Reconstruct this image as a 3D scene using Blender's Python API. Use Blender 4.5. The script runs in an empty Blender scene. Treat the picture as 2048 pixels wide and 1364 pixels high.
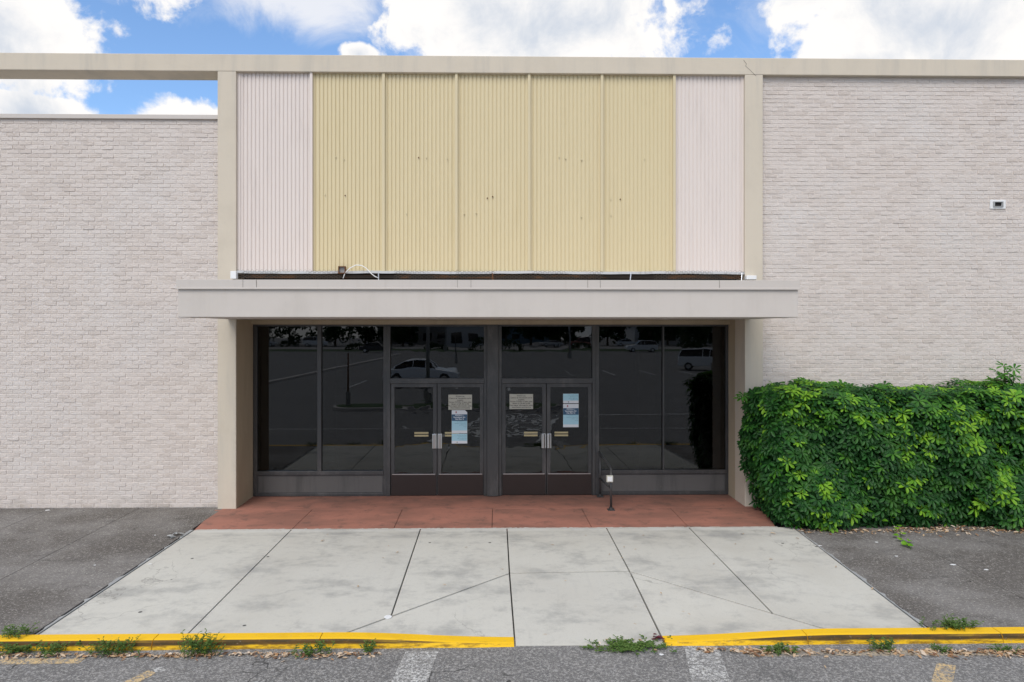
import bpy, bmesh, math, random
from mathutils import Vector, Matrix
R = random.Random(7)
C = bpy.context.scene.collection
rad = math.radians

# ------------------------------------------------------------------ survey (where things stand, from the photograph's perspective)
D, H, F = 13.0, 3.143, 1365.0
CX, CY, YAW = 1004.0, 660.0, math.atan(24 / 1365.0)
SL = 0.005                       # fall of the pavement towards the kerb
KY, ZR = -5.97, -0.12            # kerb face, level of the car park
YC = -0.90                       # face of the concrete columns
YB = YC + 0.10                   # face of the brickwork
YP = YC + 0.09                   # plane of the ribbed cladding
def ray(px, py):
    t = (px - CX) / F; u = -(py - CY) / F
    s, c = math.sin(YAW), math.cos(YAW)
    return Vector((s + t * c, c - t * s, u))
def at(px, py, Y):
    d = ray(px, py); k = (Y + D) / d.y
    return Vector((d.x * k, Y, H + d.z * k))
def gnd(px, py, sl=SL, z0=0.0):
    d = ray(px, py)              # H + d.z k = z0 + sl*(d.y k - D)
    k = (H - z0 + sl * D) / (sl * d.y - d.z)
    return Vector((d.x * k, d.y * k - D, z0 + sl * (d.y * k - D)))
def X(px, Y=0.0): return at(px, CY, Y).x
def Z(py, Y=0.0, px=980): return at(px, py, Y).z

# ------------------------------------------------------------------ materials
def nd(nt, t, **kw):
    n = nt.nodes.new(t)
    for k, v in kw.items():
        if k in n.inputs: n.inputs[k].default_value = v
        else: setattr(n, k, v)
    return n
class M:
    def __init__(s, name, col=(.5, .5, .5), rough=.7, metal=0.0, spec=.5):
        s.m = bpy.data.materials.new(name); s.m.use_nodes = True
        s.nt = s.m.node_tree; s.b = s.nt.nodes['Principled BSDF']
        s.b.inputs['Base Color'].default_value = (*col, 1)
        s.b.inputs['Roughness'].default_value = rough
        s.b.inputs['Metallic'].default_value = metal
        s.b.inputs['Specular IOR Level'].default_value = spec
        s.co = nd(s.nt, 'ShaderNodeTexCoord').outputs['Object']
        s.col = None; s.hgt = None
        s.base = (*col, 1)
    def L(s, a, b): s.nt.links.new(a, b)
    def mapv(s, scale=(1, 1, 1), loc=(0, 0, 0), rot=(0, 0, 0)):
        n = nd(s.nt, 'ShaderNodeMapping'); s.L(s.co, n.inputs[0])
        n.inputs['Scale'].default_value = scale; n.inputs['Location'].default_value = loc
        n.inputs['Rotation'].default_value = rot
        return n.outputs[0]
    def noise(s, scale, detail=4, rough=.6, vec=None, dist=0):
        n = nd(s.nt, 'ShaderNodeTexNoise', Scale=scale, Detail=detail, Roughness=rough, Distortion=dist)
        s.L(vec or s.co, n.inputs['Vector']); return n.outputs['Fac']
    def ramp(s, fac, a, b, smooth=True):
        n = nd(s.nt, 'ShaderNodeMapRange'); n.interpolation_type = 'SMOOTHSTEP' if smooth else 'LINEAR'
        s.L(fac, n.inputs['Value']); n.inputs['From Min'].default_value = a; n.inputs['From Max'].default_value = b
        return n.outputs['Result']
    def mul(s, a, b, op='MULTIPLY'):
        n = nd(s.nt, 'ShaderNodeMath', operation=op)
        for i, v in enumerate((a, b)):
            if isinstance(v, (int, float)): n.inputs[i].default_value = v
            else: s.L(v, n.inputs[i])
        return n.outputs[0]
    def mix(s, fac, col, amount=1.0):
        """lay colour col over what is there where fac is 1"""
        n = nd(s.nt, 'ShaderNodeMix', data_type='RGBA')
        if amount != 1.0: fac = s.mul(fac, amount)
        if isinstance(fac, (int, float)): n.inputs['Factor'].default_value = fac
        else: s.L(fac, n.inputs['Factor'])
        if s.col: s.L(s.col, n.inputs['A'])
        else: n.inputs['A'].default_value = s.base
        n.inputs['B'].default_value = (*col, 1)
        s.col = n.outputs['Result']; return s
    def bump(s, h, strength=.3, dist=.01):
        n = nd(s.nt, 'ShaderNodeBump', Strength=strength, Distance=dist); s.L(h, n.inputs['Height'])
        if s.hgt: s.L(s.hgt, n.inputs['Normal'])
        s.hgt = n.outputs[0]; return s
    def isl(s): return nd(s.nt, 'ShaderNodeNewGeometry').outputs['Random Per Island']
    def done(s):
        if s.col: s.L(s.col, s.b.inputs['Base Color'])
        if s.hgt: s.L(s.hgt, s.b.inputs['Normal'])
        return s.m

def mat_brick():
    a = M('painted_brick', (.655, .595, .555), .85, spec=.2)
    r = a.isl()
    a.mix(a.ramp(r, .35, 1.0), (.555, .49, .445), .6)
    a.mix(a.ramp(a.noise(.7, 5), .45, .75), (.66, .63, .61), .6)
    st = a.noise(1, 6, .7, a.mapv((14, 14, 55)))
    a.mix(a.ramp(st, .56, .70), (.34, .27, .22), .5)
    a.mix(a.ramp(a.noise(1.2, 6, .75, a.mapv((3.4, 1, .22))), .56, .76), (.44, .39, .34), .4)
    sz = nd(a.nt, 'ShaderNodeSeparateXYZ'); a.L(a.co, sz.inputs[0])
    a.mix(a.mul(a.ramp(sz.outputs['Z'], .28, .0), a.ramp(a.noise(3, 5, .7), .42, .62)), (.36, .32, .28), .5)
    a.bump(a.noise(1, 6, .75, a.mapv((20, 20, 52))), .8, .018)
    a.bump(a.noise(160, 2), .15, .002)
    return a.done()
def mat_mortar():
    a = M('painted_mortar', (.70, .64, .60), .9, spec=.2)
    a.bump(a.noise(90, 3), .4, .003)
    return a.done()
def mat_stucco(name, col, streak=(.42, .40, .36), amt=.5):
    a = M(name, col, .85, spec=.2)
    a.mix(a.ramp(a.noise(1.1, 5, .65, a.mapv((2.4, 1, .25))), .46, .72), streak, amt)
    a.mix(a.ramp(a.noise(2.0, 5, .6), .45, .8), tuple(c * .86 for c in col), .5)
    a.mix(a.ramp(a.noise(9, 6, .7), .63, .76), (.36, .33, .30), .22)
    a.bump(a.noise(120, 3), .35, .003); a.bump(a.noise(9, 4), .15, .01)
    return a.done()
def mat_metal_paint(name, col, dirt=(.35, .30, .22), amt=.35, rough=.45):
    a = M(name, col, rough, spec=.4)
    a.mix(a.ramp(a.noise(1.3, 6, .7, a.mapv((5, 1, .5))), .5, .78), dirt, amt)
    a.mix(a.ramp(a.noise(26, 3, .7), .72, .78), (.30, .24, .14), .5)
    a.bump(a.noise(3, 3), .12, .02)
    return a.done()
def mat_concrete():
    a = M('light_concrete', (.545, .535, .485), .88, spec=.25)
    a.mix(a.ramp(a.noise(.45, 4), .42, .66), (.45, .43, .38), .6)
    a.mix(a.isl(), (.485, .475, .435), .5)
    a.mix(a.ramp(a.noise(1.3, 8, .74, a.mapv((.8, 1.1, 1))), .47, .68), (.26, .26, .25), .6)
    a.mix(a.ramp(a.noise(14, 7, .85), .54, .66), (.33, .33, .31), .35)
    w = nd(a.nt, 'ShaderNodeTexNoise', Scale=2.0, Detail=5.0); a.L(a.co, w.inputs['Vector'])
    ad = nd(a.nt, 'ShaderNodeVectorMath', operation='MULTIPLY_ADD'); a.L(w.outputs['Color'], ad.inputs[0])
    ad.inputs[1].default_value = (.7, .7, .7); a.L(a.co, ad.inputs[2])
    vc = nd(a.nt, 'ShaderNodeTexVoronoi', Scale=.36, feature='DISTANCE_TO_EDGE'); a.L(ad.outputs[0], vc.inputs['Vector'])
    a.mix(a.mul(a.ramp(vc.outputs['Distance'], .0025, .0006), a.ramp(a.noise(.6, 3), .52, .60)), (.14, .13, .12), .4)
    a.mix(a.ramp(a.noise(3.2, 4, .6), .71, .76), (.34, .22, .12), .4)
    a.mix(a.ramp(a.noise(2.6, 6, .75), .55, .74), (.22, .22, .22), .4)
    a.mix(a.ramp(a.noise(1, 4, .6, a.mapv((9, .6, 1))), .56, .8), (.38, .37, .35), .28)
    a.mix(a.ramp(a.noise(70, 4, .85), .56, .68), (.28, .27, .25), .45)
    v = nd(a.nt, 'ShaderNodeTexVoronoi', Scale=2.3); a.L(a.co, v.inputs['Vector'])
    sp = nd(a.nt, 'ShaderNodeSeparateColor'); a.L(v.outputs['Color'], sp.inputs[0])
    dot = a.mul(a.ramp(v.outputs['Distance'], .060, .040), a.ramp(sp.outputs[0], .40, .42))
    a.mix(dot, (.03, .03, .03), .9)
    sy_ = nd(a.nt, 'ShaderNodeSeparateXYZ'); a.L(a.co, sy_.inputs[0])
    yy = sy_.outputs['Y']; bandm = a.mul(a.ramp(yy, -2.75, -2.45), a.ramp(yy, -2.25, -2.4))
    a.mix(a.mul(bandm, a.ramp(a.noise(1, 6, .7, a.mapv((1.2, 4, 1))), .42, .66)), (.24, .24, .24), .55)
    a.mix(a.mul(a.ramp(yy, -2.34, -2.24), a.ramp(a.noise(2, 4), .3, .6)), (.60, .60, .58), .5)
    a.bump(a.noise(140, 3), .25, .002)
    a.bump(a.noise(1, 3, .5, a.mapv((260, 8, 1))), .18, .002)
    return a.done()
def mat_dark_walk():
    a = M('stained_concrete', (.115, .105, .096), .9, spec=.25)
    a.mix(a.ramp(a.noise(.6, 5, .6), .40, .66), (.23, .22, .21), .8)
    a.mix(a.ramp(a.noise(2.4, 6, .75, a.mapv((.7, 1.6, 1))), .5, .75), (.055, .052, .05), .6)
    a.mix(a.ramp(a.noise(34, 6, .9), .53, .61), (.50, .48, .44), .7)
    a.mix(a.ramp(a.noise(48, 5, .9, a.mapv((1, 1, 1), (7, 3, 0))), .55, .63), (.035, .033, .03), .7)
    a.mix(a.ramp(a.noise(7, 6, .8), .64, .73), (.36, .35, .33), .35)
    v = nd(a.nt, 'ShaderNodeTexVoronoi', Scale=3.4); a.L(a.co, v.inputs['Vector'])
    sp = nd(a.nt, 'ShaderNodeSeparateColor'); a.L(v.outputs['Color'], sp.inputs[0])
    dot = a.mul(a.ramp(v.outputs['Distance'], .075, .045), a.ramp(sp.outputs[0], .40, .42))
    a.mix(dot, (.02, .02, .02), .9)
    a.bump(a.noise(130, 4, .7), .6, .004)
    return a.done()
def mat_red():
    a = M('red_painted_concrete', (.38, .17, .125), .75, spec=.3)
    a.mix(a.ramp(a.noise(.8, 5, .6, a.mapv((1, 2.2, 1))), .38, .62), (.25, .125, .095), .8)
    a.mix(a.ramp(a.noise(3.5, 6, .75), .50, .68), (.13, .085, .07), .6)
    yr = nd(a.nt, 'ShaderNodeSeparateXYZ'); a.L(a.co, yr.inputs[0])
    a.mix(a.mul(a.ramp(yr.outputs['Y'], -1.0, -.2), a.ramp(a.noise(1.6, 5, .7, a.mapv((.8, 1.5, 1))), .3, .6)), (.13, .085, .07), .5)  # canopy shade near the doors painted in as patchy darker colour
    a.mix(a.ramp(a.noise(55, 4, .8), .62, .76), (.42, .27, .21), .4)
    a.bump(a.noise(120, 3), .3, .003)
    return a.done()
def mat_asphalt():
    a = M('worn_asphalt', (.135, .132, .13), .92, spec=.3)
    a.mix(a.ramp(a.noise(.35, 6, .65), .42, .7), (.20, .195, .19), .6)
    a.mix(a.ramp(a.noise(36, 6, .9), .49, .57), (.42, .41, .395), .8)
    a.mix(a.ramp(a.noise(60, 4, .9, a.mapv((1, 1, 1), (5, 9, 0))), .57, .64), (.035, .035, .036), .75)
    a.mix(a.ramp(a.noise(75, 3, .8), .60, .68), (.66, .64, .61), .7)
    a.mix(a.ramp(a.noise(1.6, 6, .75), .57, .72), (.055, .055, .055), .55)
    v = nd(a.nt, 'ShaderNodeTexVoronoi', Scale=1.15, feature='DISTANCE_TO_EDGE')
    w = nd(a.nt, 'ShaderNodeTexNoise', Scale=3.0); a.L(a.co, w.inputs['Vector'])
    ad = nd(a.nt, 'ShaderNodeVectorMath', operation='MULTIPLY_ADD'); a.L(w.outputs['Color'], ad.inputs[0])
    ad.inputs[1].default_value = (.5, .5, .5); a.L(a.co, ad.inputs[2]); a.L(ad.outputs[0], v.inputs['Vector'])
    ck = a.mul(a.ramp(v.outputs['Distance'], .012, .003), a.ramp(a.noise(.5, 2), .56, .62))
    a.mix(ck, (.03, .03, .03), .85)
    a.bump(a.noise(70, 4, .8), .9, .008)
    return a.done()
def mat_kerb(scuff=True):
    a = M('yellow_kerb_paint', (.78, .47, .012), .7, spec=.3)
    a.mix(a.ramp(a.noise(2.5, 5, .7), .5, .8), (.60, .33, .015), .5)
    sx = nd(a.nt, 'ShaderNodeSeparateXYZ'); a.L(a.co, sx.inputs[0])
    nrm = nd(a.nt, 'ShaderNodeSeparateXYZ'); a.L(nd(a.nt, 'ShaderNodeNewGeometry').outputs['Normal'], nrm.inputs[0])
    face = a.ramp(a.mul(nrm.outputs['Y'], -1), .35, .75)
    # tyre scuffs: rubber rubbed on the upper half of the kerb face
    hi = a.ramp(a.mul(sx.outputs['Z'], a.mul(a.noise(1.3, 4, .6, a.mapv((1, 1, .2))), .05), 'ADD'), -.066, -.046)
    n1 = a.ramp(a.noise(1, 5, .7, a.mapv((.9, 1, 14))), .20, .38)
    a.mix(a.mul(a.mul(face, hi), n1), (.022, .018, .014), .95)
    a.mix(a.mul(face, a.ramp(a.noise(1, 6, .8, a.mapv((4, 5, 22))), .42, .62)), (.13, .065, .012), .8)
    a.mix(a.ramp(a.noise(26, 6, .85), .60, .66), (.30, .27, .21), .75)
    a.mix(a.ramp(a.noise(1, 5, .8, a.mapv((3, 30, 30))), .60, .70), (.10, .07, .03), .6)
    a.bump(a.noise(60, 4), .4, .004)
    return a.done()
def mat_paint_mark(name, col, cover):
    a = M(name, (.15, .147, .143), .9)
    a.mix(a.ramp(a.noise(46, 5, .85), .47, .60), (.36, .35, .34), .7)
    a.mix(a.mul(a.ramp(a.noise(38, 6, .85), .62 - cover * .3, .70 - cover * .3), a.ramp(a.noise(2.2, 4, .7), .30, .5)), col, .9)
    a.bump(a.noise(70, 4, .8), .8, .007)
    return a.done()
def mat_leaf(name, c1, c2, c3=None, rough=.5):
    a = M(name, c1, rough, spec=.3)
    r = a.isl()
    a.mix(r, c2, .9)
    if c3: a.mix(a.ramp(a.noise(2.3, 3), .52, .70), c3, .7)
    a.L(a.col, a.b.inputs['Base Color'])
    tr = nd(a.nt, 'ShaderNodeBsdfTranslucent'); a.L(a.col, tr.inputs['Color'])
    mx = nd(a.nt, 'ShaderNodeMixShader', Fac=.22)
    a.L(a.b.outputs[0], mx.inputs[1]); a.L(tr.outputs[0], mx.inputs[2])
    a.L(mx.outputs[0], a.nt.nodes['Material Output'].inputs['Surface'])
    return a.done()
def mat_litter():
    a = M('dry_leaf', (.42, .30, .19), .8)
    r = a.isl()
    n = nd(a.nt, 'ShaderNodeValToRGB'); a.L(r, n.inputs[0])
    e = n.color_ramp.elements; e[0].color = (.16, .07, .035, 1); e[1].color = (.62, .52, .42, 1)
    for p, c in ((.25, (.34, .19, .09, 1)), (.55, (.46, .33, .2, 1)), (.8, (.5, .4, .3, 1))):
        q = e.new(p); q.color = c
    a.col = n.outputs[0]; a.bump(a.noise(40, 3), .4, .004)
    return a.done()
def mat_frame():
    a = M('dark_anodised_metal', (.062, .062, .064), .42, .35, .5)
    a.mix(a.ramp(a.noise(3, 6, .75, a.mapv((1, 1, .35))), .45, .72), (.13, .125, .122), .65)
    a.mix(a.ramp(a.noise(34, 5, .8), .6, .72), (.20, .18, .155), .35)
    a.bump(a.noise(80, 3), .1, .002)
    return a.done()
def mat_glass(name, wob, wsc, refl=.06, tint=(.22, .22, .23)):
    m = bpy.data.materials.new(name); m.use_nodes = True; nt = m.node_tree
    for n in list(nt.nodes): nt.nodes.remove(n)
    o = nd(nt, 'ShaderNodeOutputMaterial')
    g = nd(nt, 'ShaderNodeBsdfGlossy', Color=(.93, .97, 1, 1), Roughness=0.004)
    t = nd(nt, 'ShaderNodeBsdfTransparent', Color=(*tint, 1))
    d = nd(nt, 'ShaderNodeBsdfDiffuse', Color=(.12, .12, .12, 1))
    mx = nd(nt, 'ShaderNodeMixShader'); m2 = nd(nt, 'ShaderNodeMixShader', Fac=.006)
    fr = nd(nt, 'ShaderNodeFresnel', IOR=1.5)
    ma = nd(nt, 'ShaderNodeMath', operation='ADD'); ma.inputs[1].default_value = refl - .04
    tc = nd(nt, 'ShaderNodeTexCoord'); nz = nd(nt, 'ShaderNodeTexNoise', Scale=wsc, Detail=2.0)
    mp = nd(nt, 'ShaderNodeMapping'); mp.inputs['Scale'].default_value = (1, 1, 1.8)
    b = nd(nt, 'ShaderNodeBump', Strength=1.0, Distance=wob)
    l = nt.links.new
    ds = nd(nt, 'ShaderNodeTexNoise', Scale=1.6, Detail=6.0, Roughness=.7); mp2 = nd(nt, 'ShaderNodeMapping'); mp2.inputs['Scale'].default_value = (2.5, 1, .8)
    l(tc.outputs['Object'], mp2.inputs[0]); l(mp2.outputs[0], ds.inputs['Vector'])
    dr_ = nd(nt, 'ShaderNodeMapRange'); dr_.inputs[1].default_value = .5; dr_.inputs[2].default_value = .8; dr_.inputs[3].default_value = .0; dr_.inputs[4].default_value = .05
    l(ds.outputs['Fac'], dr_.inputs[0]); l(dr_.outputs[0], m2.inputs[0])
    l(tc.outputs['Object'], mp.inputs[0]); l(mp.outputs[0], nz.inputs['Vector']); l(nz.outputs['Fac'], b.inputs['Height'])
    l(b.outputs[0], g.inputs['Normal']); l(fr.outputs[0], ma.inputs[0]); l(ma.outputs[0], mx.inputs[0])
    l(t.outputs[0], mx.inputs[1]); l(g.outputs[0], mx.inputs[2])
    l(mx.outputs[0], m2.inputs[1]); l(d.outputs[0], m2.inputs[2]); l(m2.outputs[0], o.inputs[0])
    return m

MT = dict(
    brick=mat_brick(), mortar=mat_mortar(),
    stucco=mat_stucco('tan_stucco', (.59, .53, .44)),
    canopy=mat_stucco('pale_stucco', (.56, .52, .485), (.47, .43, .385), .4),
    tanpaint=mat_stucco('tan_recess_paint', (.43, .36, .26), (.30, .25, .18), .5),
    drip=mat_metal_paint('drip_edge_metal', (.54, .50, .465), (.42, .38, .34), .3),
    pink=mat_metal_paint('pale_pink_metal', (.68, .61, .57), (.48, .42, .39), .35),
    yellow=mat_metal_paint('faded_yellow_metal', (.62, .53, .335), (.53, .44, .25), .45),
    finm=mat_metal_paint('fin_metal', (.60, .52, .345), (.5, .42, .26), .4),
    conc=mat_concrete(), walk=mat_dark_walk(), red=mat_red(), asph=mat_asphalt(), kerb=mat_kerb(),
    joint=M('joint_soil', (.035, .032, .028), .95).done(),
    mortaredge=mat_stucco('grey_mortar', (.34, .35, .35), (.2, .2, .2), .5),
    white_mark=mat_paint_mark('worn_white_paint', (.62, .62, .60), .45),
    yel_mark=mat_paint_mark('worn_tan_paint', (.66, .47, .22), .52),
    tan_mark=mat_paint_mark('sandy_gutter', (.44, .36, .25), .6),
    frame=mat_frame(),
    kick=M('brown_kick_plate', (.028, .018, .016), .45, .2).done(),
    sillp=mat_stucco('grey_sill_panel', (.115, .11, .108), (.05, .05, .05), .6),
    glass=mat_glass('window_glass', .00018, 1.2), glassd=mat_glass('door_glass', .0020, 2.0), glasst=mat_glass('transom_glass', .0009, 1.3),
    steel=M('brushed_steel', (.62, .63, .65), .28, 1.0).done(),
    brass=M('dull_brass', (.46, .39, .22), .5, .25).done(),
    white=M('white_plastic', (.74, .75, .76), .5).done(),
    black=M('black_void', (.012, .011, .010), .9).done(),
    paperb=M('beige_paper', (.50, .49, .42), .8).done(), paperw=M('white_paper', (.74, .77, .80), .7).done(),
    paperl=M('light_blue_paper', (.42, .68, .78), .7).done(), papern=M('navy_paper', (.045, .115, .20), .7).done(),
    ink=M('black_ink', (.03, .03, .03), .8).done(), inkb=M('blue_ink', (.10, .24, .32), .8).done(), inkr=M('maroon_ink', (.40, .12, .16), .8).done(),
    leaf=mat_leaf('dark_leaf', (.007, .046, .008), (.026, .115, .018), (.050, .155, .020)),
    young=mat_leaf('young_leaf', (.09, .26, .014), (.22, .42, .02)),
    mid=mat_leaf('mid_leaf', (.028, .12, .012), (.07, .21, .016)),
    weed=mat_leaf('weed_leaf', (.05, .12, .02), (.13, .20, .045), rough=.7),
    tree=mat_leaf('tree_leaf', (.012, .035, .008), (.03, .07, .015), rough=.8),
    stem=M('brown_stem', (.10, .075, .045), .9).done(),
    litter=mat_litter(),
    rust=M('rusty_metal', (.17, .065, .022), .9).mix(.35, (.05, .03, .02)).done(),
    wire=M('rusty_wire', (.16, .13, .10), .8, .3).done(),
    timber=M('weathered_timber', (.10, .085, .065), .9).done(),
    grass=M('verge_grass', (.035, .075, .018), .95).done(),
    soil=M('hedge_soil', (.07, .048, .030), .95).done(),
    tyre=M('tyre_rubber', (.015, .015, .015), .8).done(),
    carglass=M('car_glass', (.01, .012, .015), .05, 0, .8).done(),
    lampw=M('lamp_lens', (.75, .74, .70), .25).done(),
    taill=M('red_lens', (.35, .01, .01), .25).done(),
    concr=M('pale_road', (.30, .29, .27), .9).done(),
)
for k in ('rust', 'wire', 'timber', 'soil', 'grass', 'sillp'):
    pass

# ------------------------------------------------------------------ mesh helper
class MB:
    def __init__(s): s.v = []; s.f = []
    def add(s, vs, fs):
        n = len(s.v); s.v += [tuple(p) for p in vs]; s.f += [tuple(i + n for i in q) for q in fs]; return s
    def box(s, x0, x1, y0, y1, z0, z1):
        return s.add([(x0, y0, z0), (x1, y0, z0), (x1, y1, z0), (x0, y1, z0), (x0, y0, z1), (x1, y0, z1), (x1, y1, z1), (x0, y1, z1)],
                     [(0, 3, 2, 1), (4, 5, 6, 7), (0, 1, 5, 4), (1, 2, 6, 5), (2, 3, 7, 6), (3, 0, 4, 7)])
    def prism(s, pts, dz):
        """pts: 3-D polygon seen from above, extruded down by dz"""
        n = len(pts); a = [Vector(p) for p in pts]
        ar = sum(a[i].x * a[(i + 1) % n].y - a[(i + 1) % n].x * a[i].y for i in range(n))
        if ar < 0: a.reverse()
        vs = a + [p - Vector((0, 0, dz)) for p in a]
        fs = [tuple(range(n)), tuple(range(2 * n - 1, n - 1, -1))] + [(i, i + n, (i + 1) % n + n, (i + 1) % n) for i in range(n)]
        return s.add(vs, fs)
    def tube(s, pts, r, n=8, cap=True):
        pts = [Vector(p) for p in pts]; rs = r if isinstance(r, (list, tuple)) else [r] * len(pts)
        rings = []; up = Vector((0, 0, 1))
        for i, p in enumerate(pts):
            t = (pts[min(i + 1, len(pts) - 1)] - pts[max(i - 1, 0)]).normalized()
            u = t.cross(up if abs(t.z) < .95 else Vector((1, 0, 0))).normalized(); w = u.cross(t)
            rings.append([p + (u * math.cos(2 * math.pi * k / n) + w * math.sin(2 * math.pi * k / n)) * rs[i] for k in range(n)])
        vs = [q for g in rings for q in g]; fs = []
        for i in range(len(pts) - 1):
            for k in range(n):
                a, b = i * n + k, i * n + (k + 1) % n
                fs.append((a, b, b + n, a + n))
        if cap: fs += [tuple(range(n - 1, -1, -1)), tuple(range((len(pts) - 1) * n, len(pts) * n))]
        return s.add(vs, fs)
    def build(s, name, mat, parent=None, bevel=0, smooth=False, loc=None):
        me = bpy.data.meshes.new(name)
        v = s.v
        if loc is not None: v = [(p[0] - loc[0], p[1] - loc[1], p[2] - loc[2]) for p in v]
        me.from_pydata(v, [], s.f); me.update()
        me.materials.append(mat if not isinstance(mat, str) else MT[mat])
        if smooth: me.polygons.foreach_set('use_smooth', [True] * len(me.polygons))
        o = bpy.data.objects.new(name, me); C.objects.link(o)
        if loc is not None: o.location = loc
        if parent: o.parent = parent
        if bevel:
            b = o.modifiers.new('bevel', 'BEVEL'); b.width = bevel; b.segments = 2; b.limit_method = 'ANGLE'
        return o
def tag(o, label=None, cat=None, group=None, kind=None):
    if label: o['label'] = label
    if cat: o['category'] = cat
    if group: o['group'] = group
    if kind: o['kind'] = kind
    return o
def empty(name, loc=(0, 0, 0), rz=0, **k):
    o = bpy.data.objects.new(name, None); C.objects.link(o); o.location = loc; o.rotation_euler = (0, 0, rz)
    o.empty_display_size = .2
    return tag(o, **k)
def copy_tree(o, parent=None):
    c = o.copy(); C.objects.link(c); c.parent = parent
    for ch in [q for q in bpy.data.objects if q.parent == o]: copy_tree(ch, c)
    return c

# ------------------------------------------------------------------ ground
def zs(y): return SL * y
MB().add([(-260, -260, ZR), (260, -260, ZR), (260, 60, ZR), (-260, 60, ZR)], [(0, 1, 2, 3)]).build('car_park_asphalt', 'asph').__setitem__('kind', 'structure')
YR = gnd(980, 1057).y
def P(px, py, z=None):
    p = gnd(px, py); return p
def drop(px, z=ZR + .012):
    q = gnd(px, 1290, 0, z); return Vector((q.x, KY + .004, z))
ins = .0085
def shrink(pts, d):
    n = len(pts); a = [Vector(p) for p in pts]; out = []
    ar = sum(a[i].x * a[(i + 1) % n].y - a[(i + 1) % n].x * a[i].y for i in range(n))
    sg = 1 if ar > 0 else -1
    for i in range(n):
        p0, p1, p2 = a[i - 1], a[i], a[(i + 1) % n]
        e1 = (p1 - p0); e2 = (p2 - p1); e1.z = e2.z = 0; e1.normalize(); e2.normalize()
        n1 = Vector((-e1.y, e1.x, 0)) * sg; n2 = Vector((-e2.y, e2.x, 0)) * sg
        m = (n1 + n2); k = d * 2 / max(m.length_squared, .6)
        out.append(p1 + m * k * 1.0)
    return out
KB = KY + .155                               # back of kerb
tl = Vector((X(388, YR), YR, zs(YR))); 
def toprow(px): q = X(px, YR); return Vector((q, YR, zs(YR)))
def botrow(px, py=1268): 
    q = gnd(px, py); return Vector((q.x, KB - .004, zs(KB)))
E0, E1 = toprow(388), botrow(78)
J1a, J1b = toprow(583), botrow(375)
J2a, J2b = toprow(841), gnd(782, 1232)
J3a, J3b = toprow(1014), gnd(1019, 1146)
DLb = botrow(690)
J4a, J4b = toprow(1213), gnd(1259, 1142)
J5a, J5b = toprow(1378), gnd(1545, 1226)
DRb = botrow(1655, 1260)
RE0, RE1 = toprow(1585), botrow(1858, 1262)
ca = MB()
kx3, kx4 = drop(1030), drop(1331)
kerbL = Vector((kx3.x, KB, ZR + .03)); kerbR = Vector((kx4.x, KB, ZR + .03))
slabs = [[E0, J1a, J1b, E1], [J1a, J2a, J2b, DLb, J1b], [J2a, J3a, J3b, J2b],
         [J3a, J4a, J4b, J3b], [J4a, J5a, J5b, J4b], [J5a, RE0, RE1, DRb, J5b],
         [J3b, J4b, Vector((kx4.x, KY, ZR + .012)), Vector((kx3.x, KY, ZR + .012))]]
dn = Vector((0, -.016, 0))
slabs[3][2] = J4b - dn * .6; slabs[3][3] = J3b - dn * .6; slabs[6][0] = J3b + dn * .6; slabs[6][1] = J4b + dn * .6
for sl in slabs: ca.prism(shrink(sl, ins), .06)
# flared sides of the dropped kerb
fl = shrink([J3b + dn, DLb + dn, kerbL], ins); ca.prism(fl, .06)
fr = shrink([J4b + dn, DRb + dn, kerbR], ins); ca.prism(fr, .06)
o = ca.build('concrete_apron', 'conc', bevel=.004); tag(o, kind='structure')
# base course below everything, dark in the joints
bb = MB()
def sb(*p): bb.add([(a, b, zs(b) - .055 + c) for a, b, c in p], [tuple(range(len(p)))])
sb((-14, KB - .002, 0), (DLb.x, KB - .002, 0), (J3b.x, J3b.y, 0), (J4b.x, J4b.y, 0), (DRb.x, KB - .002, 0), (14, KB - .002, 0), (14, .2, 0), (-14, .2, 0))
bb.add([tuple(Vector(p) - Vector((0, 0, .055))) for p in (J3b, DLb, kerbL)], [(0, 1, 2)]); bb.add([tuple(Vector(p) - Vector((0, 0, .055))) for p in (J4b, kerbR, DRb)], [(0, 1, 2)])
bb.add([tuple(Vector(p) - Vector((0, 0, .02))) for p in (J3b, kerbL, kerbR, J4b)], [(0, 1, 2, 3)])
o = bb.build('sub_base', 'joint'); tag(o, kind='structure')
# red entrance floor
rl = MB()
xl = lambda px, Y: X(px, Y)
cols = [(388, 430), (583, 625), (787, 805), (984, 985), (1184, 1163), (1378, 1340), (1552, 1526)]
YM = gnd(980, 1017).y
for i in range(6):
    a, b = cols[i], cols[i + 1]
    g = .004
    rl.prism([(X(a[0], YR) + g, YR + .006, zs(YR)), (X(b[0], YR) - g, YR + .006, zs(YR)), (X(b[1], YM) - g, YM - g, zs(YM)), (X(a[1], YM) + g, YM - g, zs(YM))], .05)
rl.prism([(-4.78, YM + .001, zs(YM)), (4.78, YM + .001, zs(YM)), (4.78, .25, 0), (-4.78, .25, 0)], .05)
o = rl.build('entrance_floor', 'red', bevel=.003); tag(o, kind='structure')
# ragged smear of grey-white paint along the seam
sm = MB(); ztop = zs(YR) + .003
x = X(392, YR)
while x < X(1550, YR):
    w = R.uniform(.03, .12); d = R.uniform(.0, .035)
    sm.prism([(x, YR - .01, ztop), (x + w, YR - .01, ztop), (x + w, YR + .012 + d * R.random(), ztop), (x, YR + .012 + d * R.random(), ztop)], .002); x += w
o = sm.build('paint_seam', 'conc'); tag(o, kind='structure')

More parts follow.
